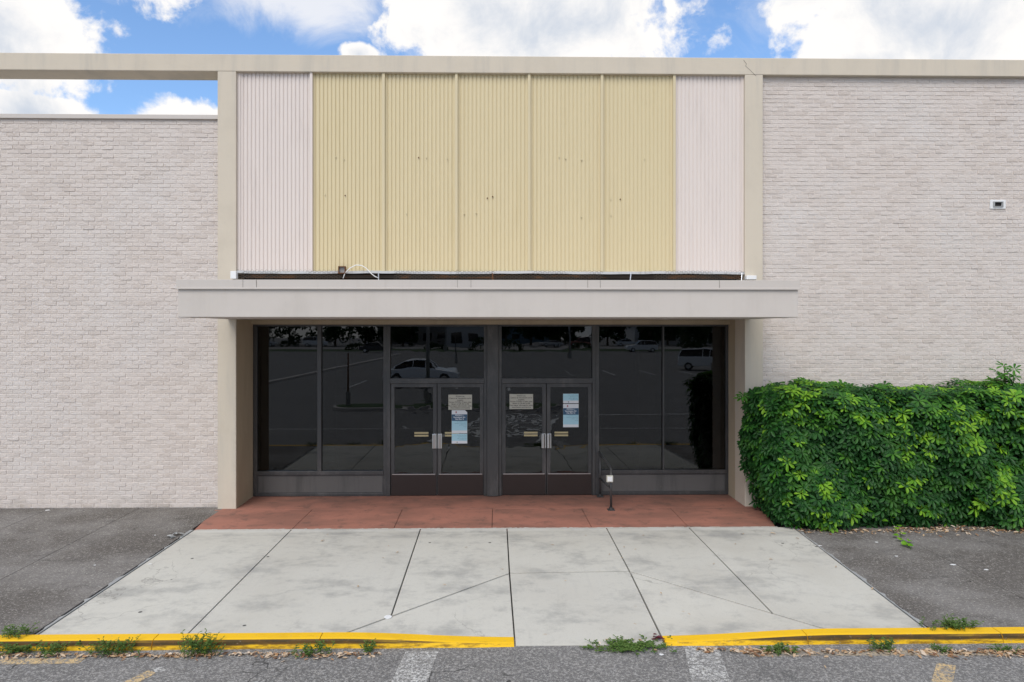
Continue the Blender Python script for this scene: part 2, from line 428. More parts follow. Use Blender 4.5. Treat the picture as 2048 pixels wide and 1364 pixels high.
# stained pavements left and right
wk = MB()
def slab_l(xa, xb, ya, yb, xa2=None, xb2=None):
    wk.prism(shrink([(xa, ya, zs(ya)), (xb, ya, zs(ya)), (xb2 if xb2 is not None else xb, yb, zs(yb)), (xa2 if xa2 is not None else xa, yb, zs(yb))], .004), .06)
jl1 = [gnd(281, 1015).x, gnd(0, 1160).x]; 
yw = YB + .12
ea = X(432, YC - .02)
slab_l(jl1[1], E1.x - .06, KB, yw, jl1[1], -4.70)
for k in range(1, 5): slab_l(jl1[1] - 1.55 * k, jl1[1] - 1.55 * (k - 1), KB, yw)
rj = [gnd(1820, 1080).x, gnd(2047, 1199).x]; rj = sum(rj) / 2
slab_l(RE1.x + .05, rj, KB, yw, 4.86, rj)
for k in range(4): slab_l(rj + 1.55 * k, rj + 1.55 * (k + 1), KB, yw)
o = wk.build('pavement', 'walk', bevel=.004); tag(o, kind='structure')
# ragged mortar fillet between pavement and apron
mf = MB()
for (a, b, sgn) in ((E0, E1, -1), (RE0, RE1, 1)):
    n = 60; prev = 0
    for i in range(n):
        t0, t1 = i / n, (i + 1) / n
        w0 = .022 + (.05 * max(0, math.sin(i * .6 + math.sin(i))) * R.uniform(.3, 1) if i > 3 else .04) ; w1 = max(.02, prev or w0)
        p0 = a.lerp(b, t0); p1 = a.lerp(b, t1)
        zz = Vector((0, 0, .004)); o1 = Vector((sgn * .008, 0, 0))
        mf.prism([p0 + o1 + zz, p1 + o1 + zz, p1 + Vector((sgn * w0, 0, .004)), p0 + Vector((sgn * w1, 0, .004))], .02)
        prev = w0
o = mf.build('mortar_fillet', 'mortaredge'); tag(o, kind='structure')

# kerbs: profile swept along X with its own top height
def kerb(xs, tops, name='kerb'):
    m = MB(); vs = []; prof = 7
    for x, t in zip(xs, tops):
        j = .004 * math.sin(x * 2.1) + .003 * math.sin(x * 7.3)
        zf = ZR - .02
        vs += [(x, KB, zf), (x, KB, t + .002), (x, KY + .045, t), (x, KY + .02, t - min(.006, (t - zf) * .2)), (x, KY + .006 + j, t - min(.022, (t - zf) * .5)), (x, KY - .012 + j, zf + .02), (x, KY - .015, zf)]
    fs = []
    for i in range(len(xs) - 1):
        for k in range(prof - 1):
            a = i * prof + k; fs.append((a, a + 1, a + prof + 1, a + prof))
    fs += [tuple(range(prof)), tuple(range((len(xs)) * prof - 1, (len(xs) - 1) * prof - 1, -1))]
    m.add(vs, fs); o = m.build(name, 'kerb', smooth=False); tag(o, kind='structure')
    bm = bmesh.new(); bm.from_mesh(o.data); bmesh.ops.recalc_face_normals(bm, faces=bm.faces); bm.to_mesh(o.data); bm.free()
    return o
zt = zs(KY) + .002
def sweep(x0, x1, xf, n=60):
    """full height to x0, tapering to xf"""
    xs = [x0 + (x1 - x0) * i / n for i in range(n + 1)]; ts = []
    for x in xs:
        t = 0
        if xf[0] is not None:
            t = min(1, max(0, (x - xf[0]) / (xf[1] - xf[0])))
        s = t * t * (3 - 2 * t)
        ts.append(zt * (1 - s) + (ZR + .028) * s)
    return xs, ts
for xa, xb_k, xf in ((-13, kx3.x - .005, (DLb.x - .1, kx3.x)), (13, kx4.x + .005, (DRb.x + .1, kx4.x))):
    cuts = [xa, *( (-9.1, -6.2, -3.45, -1.75) if xa < 0 else (9.1, 7.0, 5.35, 3.3)), xb_k]; sg = 1 if xa < 0 else -1
    for p_, q_ in zip(cuts, cuts[1:]):
        xs, ts = sweep(p_ + sg * .004, q_ - sg * .004, xf, 24); kerb(xs, ts)

# painted marks on the asphalt
def mark(name, pts, mat, h=.004):
    m = MB(); m.prism([gnd(a, b, 0, ZR + h) for a, b in pts], .003); o = m.build(name, mat); tag(o, kind='structure')
mark('parking_line', [(812, 1302), (877, 1302), (840, 1400), (765, 1400)], 'white_mark')
mark('parking_line', [(1368, 1292), (1436, 1292), (1474, 1400), (1392, 1400)], 'white_mark')
mark('gutter_line', [(-40, 1318), (170, 1316), (158, 1326), (-40, 1329)], 'yel_mark')
mark('parking_line', [(300, 1336), (325, 1334), (333, 1340), (312, 1345)], 'white_mark')
mark('parking_line', [(298, 1340), (312, 1346), (262, 1372), (225, 1374)], 'yel_mark')
mark('parking_line', [(1874, 1325), (1912, 1331), (1903, 1380), (1857, 1380)], 'yel_mark')
mark('gutter_strip', [(1500, 1302), (2100, 1300), (2100, 1310), (1640, 1311), (1500, 1313)], 'tan_mark', .0035)
# lot lines and hatching beyond the camera (mirrored in the glass)
lm = MB()
def lot(x0, y0, x1, y1, w=.12):
    a = Vector((x0, y0, ZR + .004)); b = Vector((x1, y1, ZR + .004)); n = (b - a).cross(Vector((0, 0, 1))).normalized() * w / 2
    lm.prism([a - n, b - n, b + n, a + n], .003)
lot(3.6, -13.2, 40, -14.5); lot(3.6, -9.6, 40, -9.8, .06); lot(-40, -9.6, -1.8, -9.6, .06)
for k in range(7): lot(-1.6 + .25 * k, -8.4 - .75 * k, 1.6 + .1 * k, -8.4 - .75 * k, .2)
lot(-1.8, -7, -.2, -13, .15); lot(1.4, -7, 2.6, -13, .15)
for k in range(9): lot(6 + 3.0 * k, -36, 6 + 3.0 * k, -41.5, .1)
for k in range(5): lot(-8 + 3.0 * k, -26, -8 + 3.0 * k, -31.5, .1)
o = lm.build('car_park_lines', M('line_paint', (.75, .75, .73), .8).done()); tag(o, kind='structure')
# traffic island and long kerb, road and verge behind the camera
isl = MB()
pts = []
for k in range(9):
    a = math.pi / 2 + math.pi * k / 8; pts.append((-5.6 + .9 * math.cos(a), -15.4 + .9 * math.sin(a), ZR + .13))
for k in range(9):
    a = -math.pi / 2 + math.pi * k / 8; pts.append((2.0 + .9 * math.cos(a), -15.4 + .9 * math.sin(a), ZR + .13))
isl.prism(pts, .15); tag(isl.build('island_kerb', 'canopy', bevel=.02), kind='structure')
ig = MB(); ig.prism([(p[0] * 1.0 + (.12 if p[0] < -4 else -.12), -15.4 + (p[1] + 15.4) * .83, ZR + .14) for p in pts], .02)
tag(ig.build('island_grass', 'grass'), kind='structure')
lk = MB(); a, b = Vector((-13.8, -27.5, 0)), Vector((-12, -70, 0))
lk.prism([(-13.95, -24, ZR + .13), (-13.6, -24, ZR + .13), (-11.4, -75, ZR + .13), (-11.9, -75, ZR + .13)], .14)
tag(lk.build('island_kerb', 'canopy'), kind='structure')
mb = MB(); mb.add([(-200, -102, ZR + .01), (200, -102, ZR + .01), (200, -92, ZR + .01), (-200, -90, ZR + .01)], [(0, 1, 2, 3)]); tag(mb.build('verge_grass', 'grass'), kind='structure')
mb = MB(); mb.add([(-200, -118, ZR + .02), (200, -118, ZR + .02), (200, -104, ZR + .02), (-200, -104, ZR + .02)], [(0, 1, 2, 3)]); tag(mb.build('road', 'concr'), kind='structure')

# ------------------------------------------------------------------ the store building
B = empty('store_building', (0, YC, 0), label='pale brick store building with ribbed yellow cladding, flat canopy and dark glass entrance', cat='building')
def part(mb, name, mat, parent=None, **k):
    o = mb.build(name, mat, None, **k); o.parent = parent or B
    o.matrix_parent_inverse = Matrix.Translation(-Vector(B.location)) if (parent is None or parent == B) else Matrix.Identity(4)
    if parent is not None and parent != B: o.matrix_parent_inverse = Matrix.Identity(4)
    return o
XL0, XL1 = X(435, YC), X(472, YC)     # left column
XR0, XR1 = X(1490, YC), X(1526, YC)   # right column
zbt, zbb = Z(112, YC), Z(146, YC)     # beam top and bottom
XB = 10.5
cx0 = XL1 + .045
# brickwork as real bricks
def brickwall(x0, x1, z0, z1, seed, name, label, patch=None):
    r = random.Random(seed); m = MB(); bl, bh, j = .208, .0625, .012
    nrow = int((z1 - z0) / (bh + j)) + 1; z = z0
    for row in range(nrow):
        zt_ = min(z + bh, z1 - .002)
        if zt_ - z < .01: break
        x = x0 - (row % 2) * (bl + j) / 2 + r.uniform(-.01, .01)
        while x < x1:
            a, b = max(x, x0 + .001), min(x + bl, x1 - .001)
            if b - a > .02:
                d = max(.0028, r.gauss(.0045, .002)); t1, t2, t3, t4 = [0] * 4
                c1, c2 = r.uniform(0, .003), r.uniform(0, .004)
                y = YB - d
                # front face of 3x1 quads with uneven edge, sides to the mortar
                xs_ = [a + c1, a + (b - a) * .33, a + (b - a) * .67, b - c2]
                top = [(xx, y - abs(r.gauss(0, .0016)) , zt_ - r.uniform(0, .004)) for xx in xs_]
                bot = [(xx, y - abs(r.gauss(0, .0016)) , z + r.uniform(0, .004)) for xx in xs_]
                topb = [(xx, YB + .006, zt_ + .001) for xx in xs_]; botb = [(xx, YB + .006, z - .001) for xx in xs_]
                vs = bot + top + botb + topb
                fs = [(i, i + 1, i + 5, i + 4) for i in range(3)] + [(8 + i, 9 + i, i + 1, i) for i in range(3)] + [(4 + i, 5 + i, 13 + i, 12 + i) for i in range(3)]
                fs += [(8, 0, 4, 12), (3, 11, 15, 7)]
                m.add(vs, fs)
            x += bl + j
        z += bh + j
    w = part(m, 'brick_wall', 'brick'); w['label'] = label
    mm = MB().box(x0, x1, YB + .0015, YB + .30, z0 - .08, z1 + .03)
    part(mm, 'mortar_bed', 'mortar', w)
    return w
zlw = Z(241, YB)
WL = brickwall(-XB, XL0 + .02, zs(YB) + .01, zlw, 3, 'brick_wall', 'lower brick wall left of the entrance')
WR = brickwall(XR1 - .02, XB, zs(YB) + .01, zbb + .03, 5, 'brick_wall', 'taller brick wall right of the entrance')
# coping on the low wall
part(MB().box(-XB, XL0 - .004, YB - .05, YB + .34, Z(241, YB - .05), Z(232.5, YB - .05)), 'coping', 'drip', bevel=.004)
# concrete frame: two columns, a beam that runs the whole front
fm = MB()
fm.box(XL0, XL1, YC, YC + .5, -.08, zbb)
part(fm, 'column', 'stucco', bevel=.008)
part(MB().box(XR0, XR1, YC, YC + .5, -.08, zbb), 'column', 'stucco', bevel=.008)
part(MB().box(-XB, XB, YC - .002, YC + .46, zbb + .001, zbt), 'roof_beam', 'stucco', bevel=.01)
# crack at the top of the right column
ck = MB(); cp = [at(a, b, YC - .0035) for a, b in ((1487, 120), (1493, 128), (1491, 132), (1500, 140), (1505, 145), (1512, 152))]
for a, b in zip(cp, cp[1:]):
    w = Vector((.003, 0, .001)); ck.add([a - w, b - w, b + w, a + w], [(0, 1, 2, 3)])
part(ck, 'crack', 'joint')
# jamb strips and soffit of the cladding recess
zpb = Z(543, YP)
part(MB().box(XL1 + .001, XL1 + .055, YP - .03, YP + .1, zpb, zbb), 'jamb_trim', 'pink')
part(MB().box(XR0 - .045, XR0 - .001, YP - .03, YP + .1, zpb, zbb), 'jamb_trim', 'pink')
# ribbed cladding
fx = [X(p, YP) for p in (480, 624, 768, 913, 1058, 1203, 1347, 1487)]
for i in range(7):
    a, b = fx[i], fx[i + 1]; m = MB(); n = 18; w = (b - a) / n
    ztp = zbb + .03
    prof = []
    for k in range(n):
        x = a + w * k
        prof += [(x + w * .02, -.002), (x + w * .20, -.014), (x + w * .80, -.016), (x + w * .86, -.001)]
    prof = [(a, 0)] + prof + [(b, 0)]
    nz = 6; vs = []
    for q in range(nz + 1):
        z = zpb + (ztp - zpb) * q / nz
        for (x, y) in prof: vs.append((x, YP + y + .0015 * math.sin(x * 9 + q * 1.7 + i), z))
    L_ = len(prof)
    fs = [(q * L_ + k, q * L_ + k + 1, (q + 1) * L_ + k + 1, (q + 1) * L_ + k) for q in range(nz) for k in range(L_ - 1)]
    m.add(vs, fs)
    m.box(a, b, YP + .012, YP + .06, zpb, ztp)
    o = part(m, 'cladding_panel', 'pink' if i in (0, 6) else 'yellow')
    o['label'] = 'pale pink ribbed panel' if i in (0, 6) else 'faded yellow ribbed panel'
for i in range(1, 7):
    part(MB().box(fx[i] - .024, fx[i] + .024, YP - .065, YP - .001 + .02, zpb - .005, zbb + .02), 'cladding_fin', 'pink' if i == 1 else 'finm', bevel=.003)
# old sign anchors left on the yellow panels
an = MB()
for i in range(1, 6):
    for _ in range(4):
        x = R.uniform(fx[i] + .1, fx[i + 1] - .1); z = R.choice([Z(317, YP), Z(430, YP), Z(395, YP)]) + R.uniform(-.04, .04)
        an = MB(); an.tube([(x, YP - .010, z), (x, YP - .034, z)], .011, 8); part(an, 'sign_anchor', 'rust' if R.random() < .15 else 'finm')
# open gap between cladding and canopy: battered flashing, rust, torn chicken wire
YF = -2.82                                       # canopy face
zct, zcm, zcb = Z(560, YF), Z(577.5, YF), Z(634.5, YF)
gz0 = zct - .05
part(MB().box(XL1 + .01, XR0 - .01, YP + .30, YP + .34, gz0 - .3, zpb + .02), 'gap_backing', 'black')
m = MB(); n = 70
for k in range(n):
    a = XL1 - .05 + (XR0 - XL1 + .10) * k / n; b = XL1 - .05 + (XR0 - XL1 + .10) * (k + 1) / n
    def fz(x): return .012 * math.sin(x * 2.3) + .006 * math.sin(x * 11)
    za, zb2 = zpb - .004 + fz(a) * .4, zpb - .004 + fz(b) * .4
    ya, yb2 = YP - .06 - abs(fz(a)), YP - .06 - abs(fz(b))
    m.add([(a, ya, za), (b, yb2, zb2), (b, YP + .02, zb2 + .015), (a, YP + .02, za + .015), (a, ya - .004, za - .042), (b, yb2 - .004, zb2 - .042)], [(3, 2, 1, 0), (0, 1, 5, 4)])
part(m, 'bottom_flashing', mat_metal_paint('weathered_flashing', (.46, .47, .48), (.2, .17, .14), .6))
m = MB(); 
m.box(XL1 + .02, XR0 - .02, YP + .0, YP + .05, zpb - .12, zpb - .06)
ga = M('stained_timber', (.045, .035, .028), .9); ga.mix(ga.ramp(ga.noise(1, 5, .7, ga.mapv((1.6, 1, 6))), .5, .66), (.20, .085, .03), .8)
part(m, 'gap_angle', ga.done())
# chicken wire
m = MB(); s_ = .028; y0 = YP - .07
zlo, zhi = zpb - .17, zpb - .005
cols_ = int((XR0 - XL1) / (s_ * 1.5)); 
for c in range(cols_):
    x = XL1 + .03 + c * s_ * 1.5
    if (c // 22) % 5 == 2: continue
    for r_ in range(4):
        z = zhi - r_ * s_ * 1.73 - (c % 2) * s_ * .866
        if z < zlo: continue
        def pz(ax, az): return (x + ax, y0 - (zhi - az - z) * .15 + .01 * math.sin(x * 5), z + az)
        hx = [pz(s_ * math.cos(a), s_ * .95 * math.sin(a)) for a in [math.pi * q / 3 for q in range(4)]]
        for p, q in zip(hx, hx[1:]): m.tube([p, q], .0017, 3, False)
part(m, 'chicken_wire', 'wire')
for px in (757, 985, 1262, 1484):
    a = at(px, 546, YP - .07); m = MB(); m.tube([a, a + Vector((-.03 if px > 1200 else .01, -.05, -.18))], .010, 6); part(m, 'gap_strut', 'steel' if px != 985 else 'rust')
part(MB().box(X(466, YC) - .01, X(474, YC) + .02, YC - .10, YC - .004, Z(559, YC), Z(544, YC)), 'flashing_end', 'white', bevel=.006)
part(MB().box(X(1489, YC), X(1509, YC), YC - .10, YC - .004, Z(559, YC), Z(551, YC)), 'flashing_end', 'white', bevel=.006)

# canopy
cxl, cxr = X(356, YF), X(1596, YF)
cn = part(MB().box(cxl, cxr, YF, YB - .004, zcb, zcm + .02), 'canopy', 'canopy', bevel=.008)
# the canopy body fits behind the brick face, over the recess it goes on to the glass
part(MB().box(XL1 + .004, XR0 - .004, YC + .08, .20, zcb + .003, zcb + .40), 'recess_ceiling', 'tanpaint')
m = MB().box(cxl - .02, cxr + .02, YF - .022, YC - .10, zcm, zct)
m.box(cxl - .024, cxr + .024, YF - .036, YF - .023, zcm - .012, zcm + .014)
part(m, 'drip_edge', 'drip', cn, bevel=.003)
for px in (487, 514, 915, 942, 1175, 1200, 1438):
    x = X(px, YF); m = MB().box(x - .0016, x + .0016, YF - .0265, YF - .021, zcm + .015, zct - .003)
    part(m, 'drip_seam', 'timber', cn)
for a_, b_ in ((487, 514), (915, 942), (1175, 1200)):
    m = MB().box(X(a_, YF) + .004, X(b_, YF) - .004, YF - .0255, YF - .0225, zcm + .015, zct - .002); part(m, 'drip_cover', 'drip', cn)
for px in (633, 870, 1098, 1328):
    x = X(px, -1.9); m = MB()
    m.tube([(x, -1.9, zcb - .001), (x, -1.9, zcb - .010)], .10, 24)
    d = part(m, 'downlight', 'drip', cn)
    # lens
    m = MB(); m.tube([(x, -1.9, zcb - .009), (x, -1.9, zcb - .013)], .07, 24); part(m, 'lens', 'lampw', cn)
# tan returns beside the glass and header over it
zgt = Z(649, 0)
for sx, xi in ((-1, XL1), (1, XR0)):
    a, b = sorted((xi + sx * .002, xi + sx * .5)); 
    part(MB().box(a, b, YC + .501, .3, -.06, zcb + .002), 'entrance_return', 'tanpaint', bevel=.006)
    g = X(507, 0) if sx < 0 else X(1459, 0)
    if abs(g) < abs(xi): 
        a, b = sorted((g, xi)); part(MB().box(a, b, -.14, .28, -.05, zcb + .0), 'jamb', 'tanpaint', bevel=.006)
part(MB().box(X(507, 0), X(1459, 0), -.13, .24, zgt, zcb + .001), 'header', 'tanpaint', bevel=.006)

part(MB().box(XL1 + .0005, XL1 + .004, YC + .02, YC + .5, -.03, zcb), 'shaded_side_return', 'tanpaint')  # thin tan sheet on the column side, coloured darker for the recess shade
# ------------------------------------------------------------------ glazing
fr_ = lambda: MB()
YG0, YG1 = -.05, .05
gx = {k: X(k, 0) for k in (508, 516, 636, 644, 768, 775, 783, 970, 974, 997, 1001, 1187, 1190, 1199, 1323, 1328, 1447, 1458)}
zsill, zsill2, zpan, zb = Z(940, 0), Z(947, 0), Z(985, 0), .004
ztr0, ztr1 = Z(766, 0), Z(756, 0)
def pane(x0, x1, z0, z1, parent, mat='glass', tilt=0.0):
    m = MB().box(x0 - .008, x1 + .008, -.004, .004, z0 - .008, z1 + .008)
    return part(m, 'pane', mat, parent)
def bay(x0, x1, xm, wm, label):
    m = MB()
    zt_ = zgt - .001
    m.box(x0, x0 + .07, YG0, YG1, zb, zt_); m.box(x1 - .07, x1, YG0, YG1, zb, zt_)
    m.box(x0 + .07, x1 - .07, YG0, YG1, zt_ - .035, zt_)
    m.box(x0 + .07, x1 - .07, YG0 - .02, YG1, zsill2, zsill)
    m.box(x0 + .07, x1 - .07, YG0, YG1, zb, zb + .05)
    m.box(xm - wm, xm + wm, YG0 - .01, YG1, zsill, zt_ - .035)
    f = part(m, 'window_frame', 'frame', bevel=.004); f['label'] = label
    pane(x0 + .07, xm - wm, zsill, zt_ - .035, f); pane(xm + wm, x1 - .07, zsill, zt_ - .035, f)
    part(MB().box(x0 + .09, x1 - .09, -.03, .03, zb + .05, zsill2), 'sill_panel', 'sillp', f)
    m = MB()   # bead round the panel
    for q in ((x0 + .07, x1 - .07, zsill2 - .02, zsill2), (x0 + .07, x1 - .07, zb + .05, zb + .068), (x0 + .07, x0 + .09, zb + .068, zsill2 - .02), (x1 - .09, x1 - .07, zb + .068, zsill2 - .02)):
        m.box(q[0], q[1], -.042, -.028, q[2], q[3])
    part(m, 'bead', 'frame', f)
bay(gx[508], gx[775], X(640, 0), .038, 'wide window left of the doors')
bay(gx[1190], gx[1458], X(1325.5, 0), .014, 'wide window right of the doors')
def entrance(x0, x1, xm, label):
    zt_ = zgt - .001
    m = MB(); w = .058
    m.box(x0, x0 + w, YG0 - .02, YG1 + .02, zb, zt_); m.box(x1 - w, x1, YG0 - .02, YG1 + .02, zb, zt_)
    m.box(x0 + w, x1 - w, YG0 - .01, YG1, zt_ - .035, zt_)
    m.box(x0 + w, x1 - w, YG0 - .035, YG1, ztr0, ztr1)
    f = part(m, 'transom_frame', 'frame', bevel=.004); f['label'] = label
    pane(x0 + w, x1 - w, ztr1, zt_ - .035, f, 'glasst')
    return x0 + w + .004, x1 - w - .004
dl = entrance(gx[775] + .002, gx[974], 0, 'transom above the left pair of doors')
dr = entrance(gx[997], gx[1190] - .002, 0, 'transom above the right pair of doors')
part(MB().box(gx[974] + .001, gx[997] - .001, YG0 - .07, YG1, zb, zgt - .001), 'centre_post', 'frame', bevel=.006)
def door(x0, x1, hinge_left, bar, label):
    m = MB(); st = .072; y0, y1 = -.035, .012
    zt_ = ztr0 - .006; zk = Z(948, 0)
    m.box(x0, x0 + st, y0, y1, zb + .008, zt_); m.box(x1 - st, x1, y0, y1, zb + .008, zt_)
    m.box(x0 + st, x1 - st, y0, y1, zt_ - .07, zt_)
    d = part(m, 'door', 'frame', bevel=.003); d['label'] = label
    part(MB().box(x0 + st, x1 - st, -.012, -.004, zk, zt_ - .07), 'pane', 'glassd', d)
    part(MB().box(x0 + .012, x1 - .012, y0 - .008, y1 - .004, zb + .006, zk), 'kick_plate', 'kick', d, bevel=.002)
    part(MB().box(x0 + .03, x1 - .03, y0 - .009, y0 + .01, zk + .001, zk + .014), 'kick_trim', 'steel', d)
    hx = x1 - .045 if hinge_left else x0 + .045
    z1, z0 = Z(868, -.07), Z(897, -.07)
    m = MB(); m.box(hx - .040, hx + .040, y0 - .012, y0 - .001, z0, z1)
    part(m, 'pull_plate', 'steel', d, bevel=.002)
    m = MB(); pr = ((-.030, -.013), (-.022, -.050), (-.004, -.060), (.020, -.044), (.026, -.013)); n_ = len(pr)
    m.add([(hx + a_, y0 + b_, zz_) for zz_ in (z0 + .006, z1 - .006) for a_, b_ in pr], [(k_, k_ + 1, k_ + 1 + n_, k_ + n_) for k_ in range(n_ - 1)] + [tuple(range(n_ - 1, -1, -1)), tuple(range(n_, 2 * n_))])
    part(m, 'pull_handle', 'steel', d)
    m = MB(); za, zb_ = Z(863.5, 0), Z(867, 0); m.box(bar[0], bar[1], -.0145, -.0125, zb_, za)
    za, zb_ = Z(869, 0), Z(872.5, 0); m.box(bar[0], bar[1], -.0145, -.0125, zb_, za)
    part(m, 'push_bar_plate', 'brass', d)
xm = X(874.5, 0)
door(dl[0], xm - .006, True, (X(829, 0), X(857, 0)), 'left leaf of the left pair')
door(xm + .006, dl[1], False, (X(890, 0), X(918, 0)), 'right leaf of the left pair')
xm = X(1092.5, 0)
door(dr[0], xm - .006, True, (X(1048, 0), X(1075, 0)), 'left leaf of the right pair')
door(xm + .006, dr[1], False, (X(1109, 0), X(1136, 0)), 'right leaf of the right pair')
# dim room behind the glass
m = MB(); rz = .0
x0, x1, y0, y1, z1 = -5.2, 5.2, .08, 7, 3.6
m.add([(x0, y0, .002), (x1, y0, .002), (x1, y1, .002), (x0, y1, .002), (x0, y0, z1), (x1, y0, z1), (x1, y1, z1), (x0, y1, z1)],
      [(0, 1, 2, 3), (7, 6, 5, 4), (3, 2, 6, 7), (0, 3, 7, 4), (2, 1, 5, 6)])
part(m, 'interior_room', M('interior_paint', (.05, .045, .04), .9).done())
part(MB().box(3.15, 3.5, 1.4, 1.75, .004, 3.5), 'interior_column', M('interior_column_paint', (.55, .42, .30), .8).done())
# upper body and roof of the building (seen only from the side)
part(MB().box(XL1 + .0, XR0 - .0, YP + .36, 14, 3.62, zbt - .06), 'roof_block', 'stucco')
part(MB().box(-XB, XL1 - .01, YB + .301, 14, -.1, zlw - .12), 'rear_block', 'stucco')
part(MB().box(XR0 + .01, XB, YB + .301, 14, -.1, zbt - .06), 'rear_block', 'stucco')
# anything in front of the opening above the canopy but behind the cladding
part(MB().box(XL1 + .01, XR0 - .01, YP + .07, YP + .11, zpb, zbb + .02), 'cladding_backing', 'black')

# white folding sign standing inside the left window
bin_ = MB(); a, b = X(640, .9), X(676, .9)
bin_.box(a, b, .9, .94, .72, .80); bin_.box(a, a + .03, .9, .94, .1, .72); bin_.box(b - .03, b, .9, .94, .1, .72); bin_.box(a + .03, b - .03, .9, .94, .44, .47)
o = bin_.build('display_stand', 'white', loc=(0, .9, 0)); tag(o, 'small white stand just inside the wide window left of the doors', 'stand')

# ------------------------------------------------------------------ notices on the doors
def text_mesh(body, size, mat, x, y, z, parent, align='CENTER', name='lettering', bold=0):
    cu = bpy.data.curves.new(name, 'FONT'); cu.body = body; cu.size = size; cu.align_x = align; cu.offset = bold
    cu.space_line = 1.0
    t = bpy.data.objects.new(name, cu); C.objects.link(t)
    bpy.context.view_layer.update()
    me = bpy.data.meshes.new_from_object(t.evaluated_get(bpy.context.evaluated_depsgraph_get()))
    bpy.data.objects.remove(t); bpy.data.curves.remove(cu)
    me.materials.clear(); me.materials.append(MT[mat])
    o = bpy.data.objects.new(name, me); C.objects.link(o); o.parent = parent
    o.rotation_euler = (rad(90), 0, 0); o.location = (x, y, z)
    return o
YN = -.0185
def sheet(name, px0, px1, py0, py1, mat, label, cat, cut=False):
    x0, x1, z1, z0 = X(px0, 0), X(px1, 0), Z(py0, 0), Z(py1, 0)
    e = empty(name, ((x0 + x1) / 2, YN, z0), label=label, cat=cat)
    w = (x1 - x0) / 2; h = z1 - z0
    m = MB()
    if cut: pts = [(-w, 0), (w, 0), (w, h - .04), (w - .045, h), (-w, h)]
    else: pts = [(-w, 0), (w, 0), (w, h), (-w, h)]
    n = len(pts); vs = [(a, 0, b) for a, b in pts] + [(a, .002, b) for a, b in pts]
    m.add(vs, [tuple(range(n)), tuple(range(2 * n - 1, n - 1, -1))] + [(i, i + n, (i + 1) % n + n, (i + 1) % n) for i in range(n)])
    m.build('paper', mat, e)
    return e, w, h
SP = ['FDOH-Lee', 'Centro de Vacunaci\u00f3n se ha', 'mudado.', 'Vacuna COVID-19 para citas:', 'llamar al 239-461-6100', 'Para mayor informaci\u00f3n visite:', 'www.leegov.com/vaccine']
for px0, px1, py0, py1, lb in ((897, 944, 789, 819, 'beige Spanish notice on the right leaf of the left pair of doors'), (1019, 1066, 788, 818, 'beige Spanish notice on the left leaf of the right pair of doors')):
    e, w, h = sheet('notice', px0, px1, py0, py1, 'paperb', lb, 'notice')
    for i, t in enumerate(SP): text_mesh(t, .036, 'ink', 0, -.0006, h - .045 - i * .036, e, bold=.0006)
def poster(px0, px1, py0, py1, lb, cut):
    e, w, h = sheet('poster', px0, px1, py0, py1, 'paperw', lb, 'poster', cut)
    def band(z0, z1, mat):
        MB().add([(-w + .002, -.0008, z0), (w - .002, -.0008, z0), (w - .002, -.0008, z1), (-w + .002, -.0008, z1)], [(0, 1, 2, 3)]).build('colour_band', mat, e)
    band(h * .535, h * .82, 'papern'); band(h * .12, h * .535, 'paperl')
    for i, t in enumerate(['FDOH-Lee', 'Vaccination Site', 'Has Moved']): text_mesh(t, .036, 'paperw', 0, -.0016, h * .75 - i * .036, e, bold=.0012)
    for i, t in enumerate(['For COVID-19 vaccine', 'information or appointments', 'call 239-461-6100', 'or visit']): text_mesh(t, .019, 'inkb', w - .015, -.0016, h * .48 - i * .030, e, 'RIGHT')
    MB().add([(-w * .5, -.0012, h * .87), (-w * .35, -.0012, h * .87), (-w * .35, -.0012, h * .95), (-w * .5, -.0012, h * .95)], [(0, 1, 2, 3)]).build('emblem', 'inkr', e)
def blue(px0, px1, py0, py1, lb):
    e, w, h = sheet('leaflet', px0, px1, py0, py1, 'paperw', lb, 'leaflet')
    MB().add([(-w + .002, -.0008, h * .28), (w - .002, -.0008, h * .28), (w - .002, -.0008, h - .002), (-w + .002, -.0008, h - .002)], [(0, 1, 2, 3)]).build('colour_band', 'paperl', e)
    for i, t in enumerate(['For information about', 'appointments or to', 'make an appointment', 'call 239-461-6100']): text_mesh(t, .020, 'inkb', w - .012, -.0016, h * .82 - i * .030, e, 'RIGHT')
    MB().add([(-w * .35, -.0012, h * .08), (-w * .25, -.0012, h * .08), (-w * .25, -.0012, h * .18), (-w * .35, -.0012, h * .18)], [(0, 1, 2, 3)]).build('emblem', 'ink', e)
poster(903.5, 934.5, 820, 866, 'white and navy poster with a torn corner on the left pair of doors', True)
blue(903.5, 934.5, 867, 886.5, 'light blue leaflet below the torn poster on the left pair of doors')
poster(1126, 1157, 808, 854.5, 'navy and white poster on the rightmost door leaf', False)
blue(1126, 1157, 787.5, 806.5, 'light blue leaflet at the top of the rightmost door leaf')

# ------------------------------------------------------------------ small fittings
v = at(1994, 409, YB); 
e = empty('wall_vent', (v.x, YB - .012, v.z), label='small white rectangular vent high on the right brick wall', cat='vent')
w, h = .142, .08; m = MB()
for q in ((-w, w, .036, h), (-w, w, -h, -.036), (-w, -.068, -.036, .036), (.068, w, -.036, .036)): m.box(q[0], q[1], -.012, .010, q[2], q[3])
m.build('cover_plate', 'white', e, bevel=.002)
m = MB()
for q in ((-.09, .09, .036, .048), (-.09, .09, -.048, -.036), (-.09, -.068, -.036, .036), (.068, .09, -.036, .036)): m.box(q[0], q[1], -.03, -.0125, q[2], q[3])
m.build('hood', 'mortaredge', e)
MB().box(-.068, .068, .0, .008, -.036, .036).build('opening', 'black', e)
a = at(684.5, 540, YP - .09)
e = empty('junction_box', a, label='rusty open metal box under the yellow panels left of the white cable', cat='junction box')
m = MB()
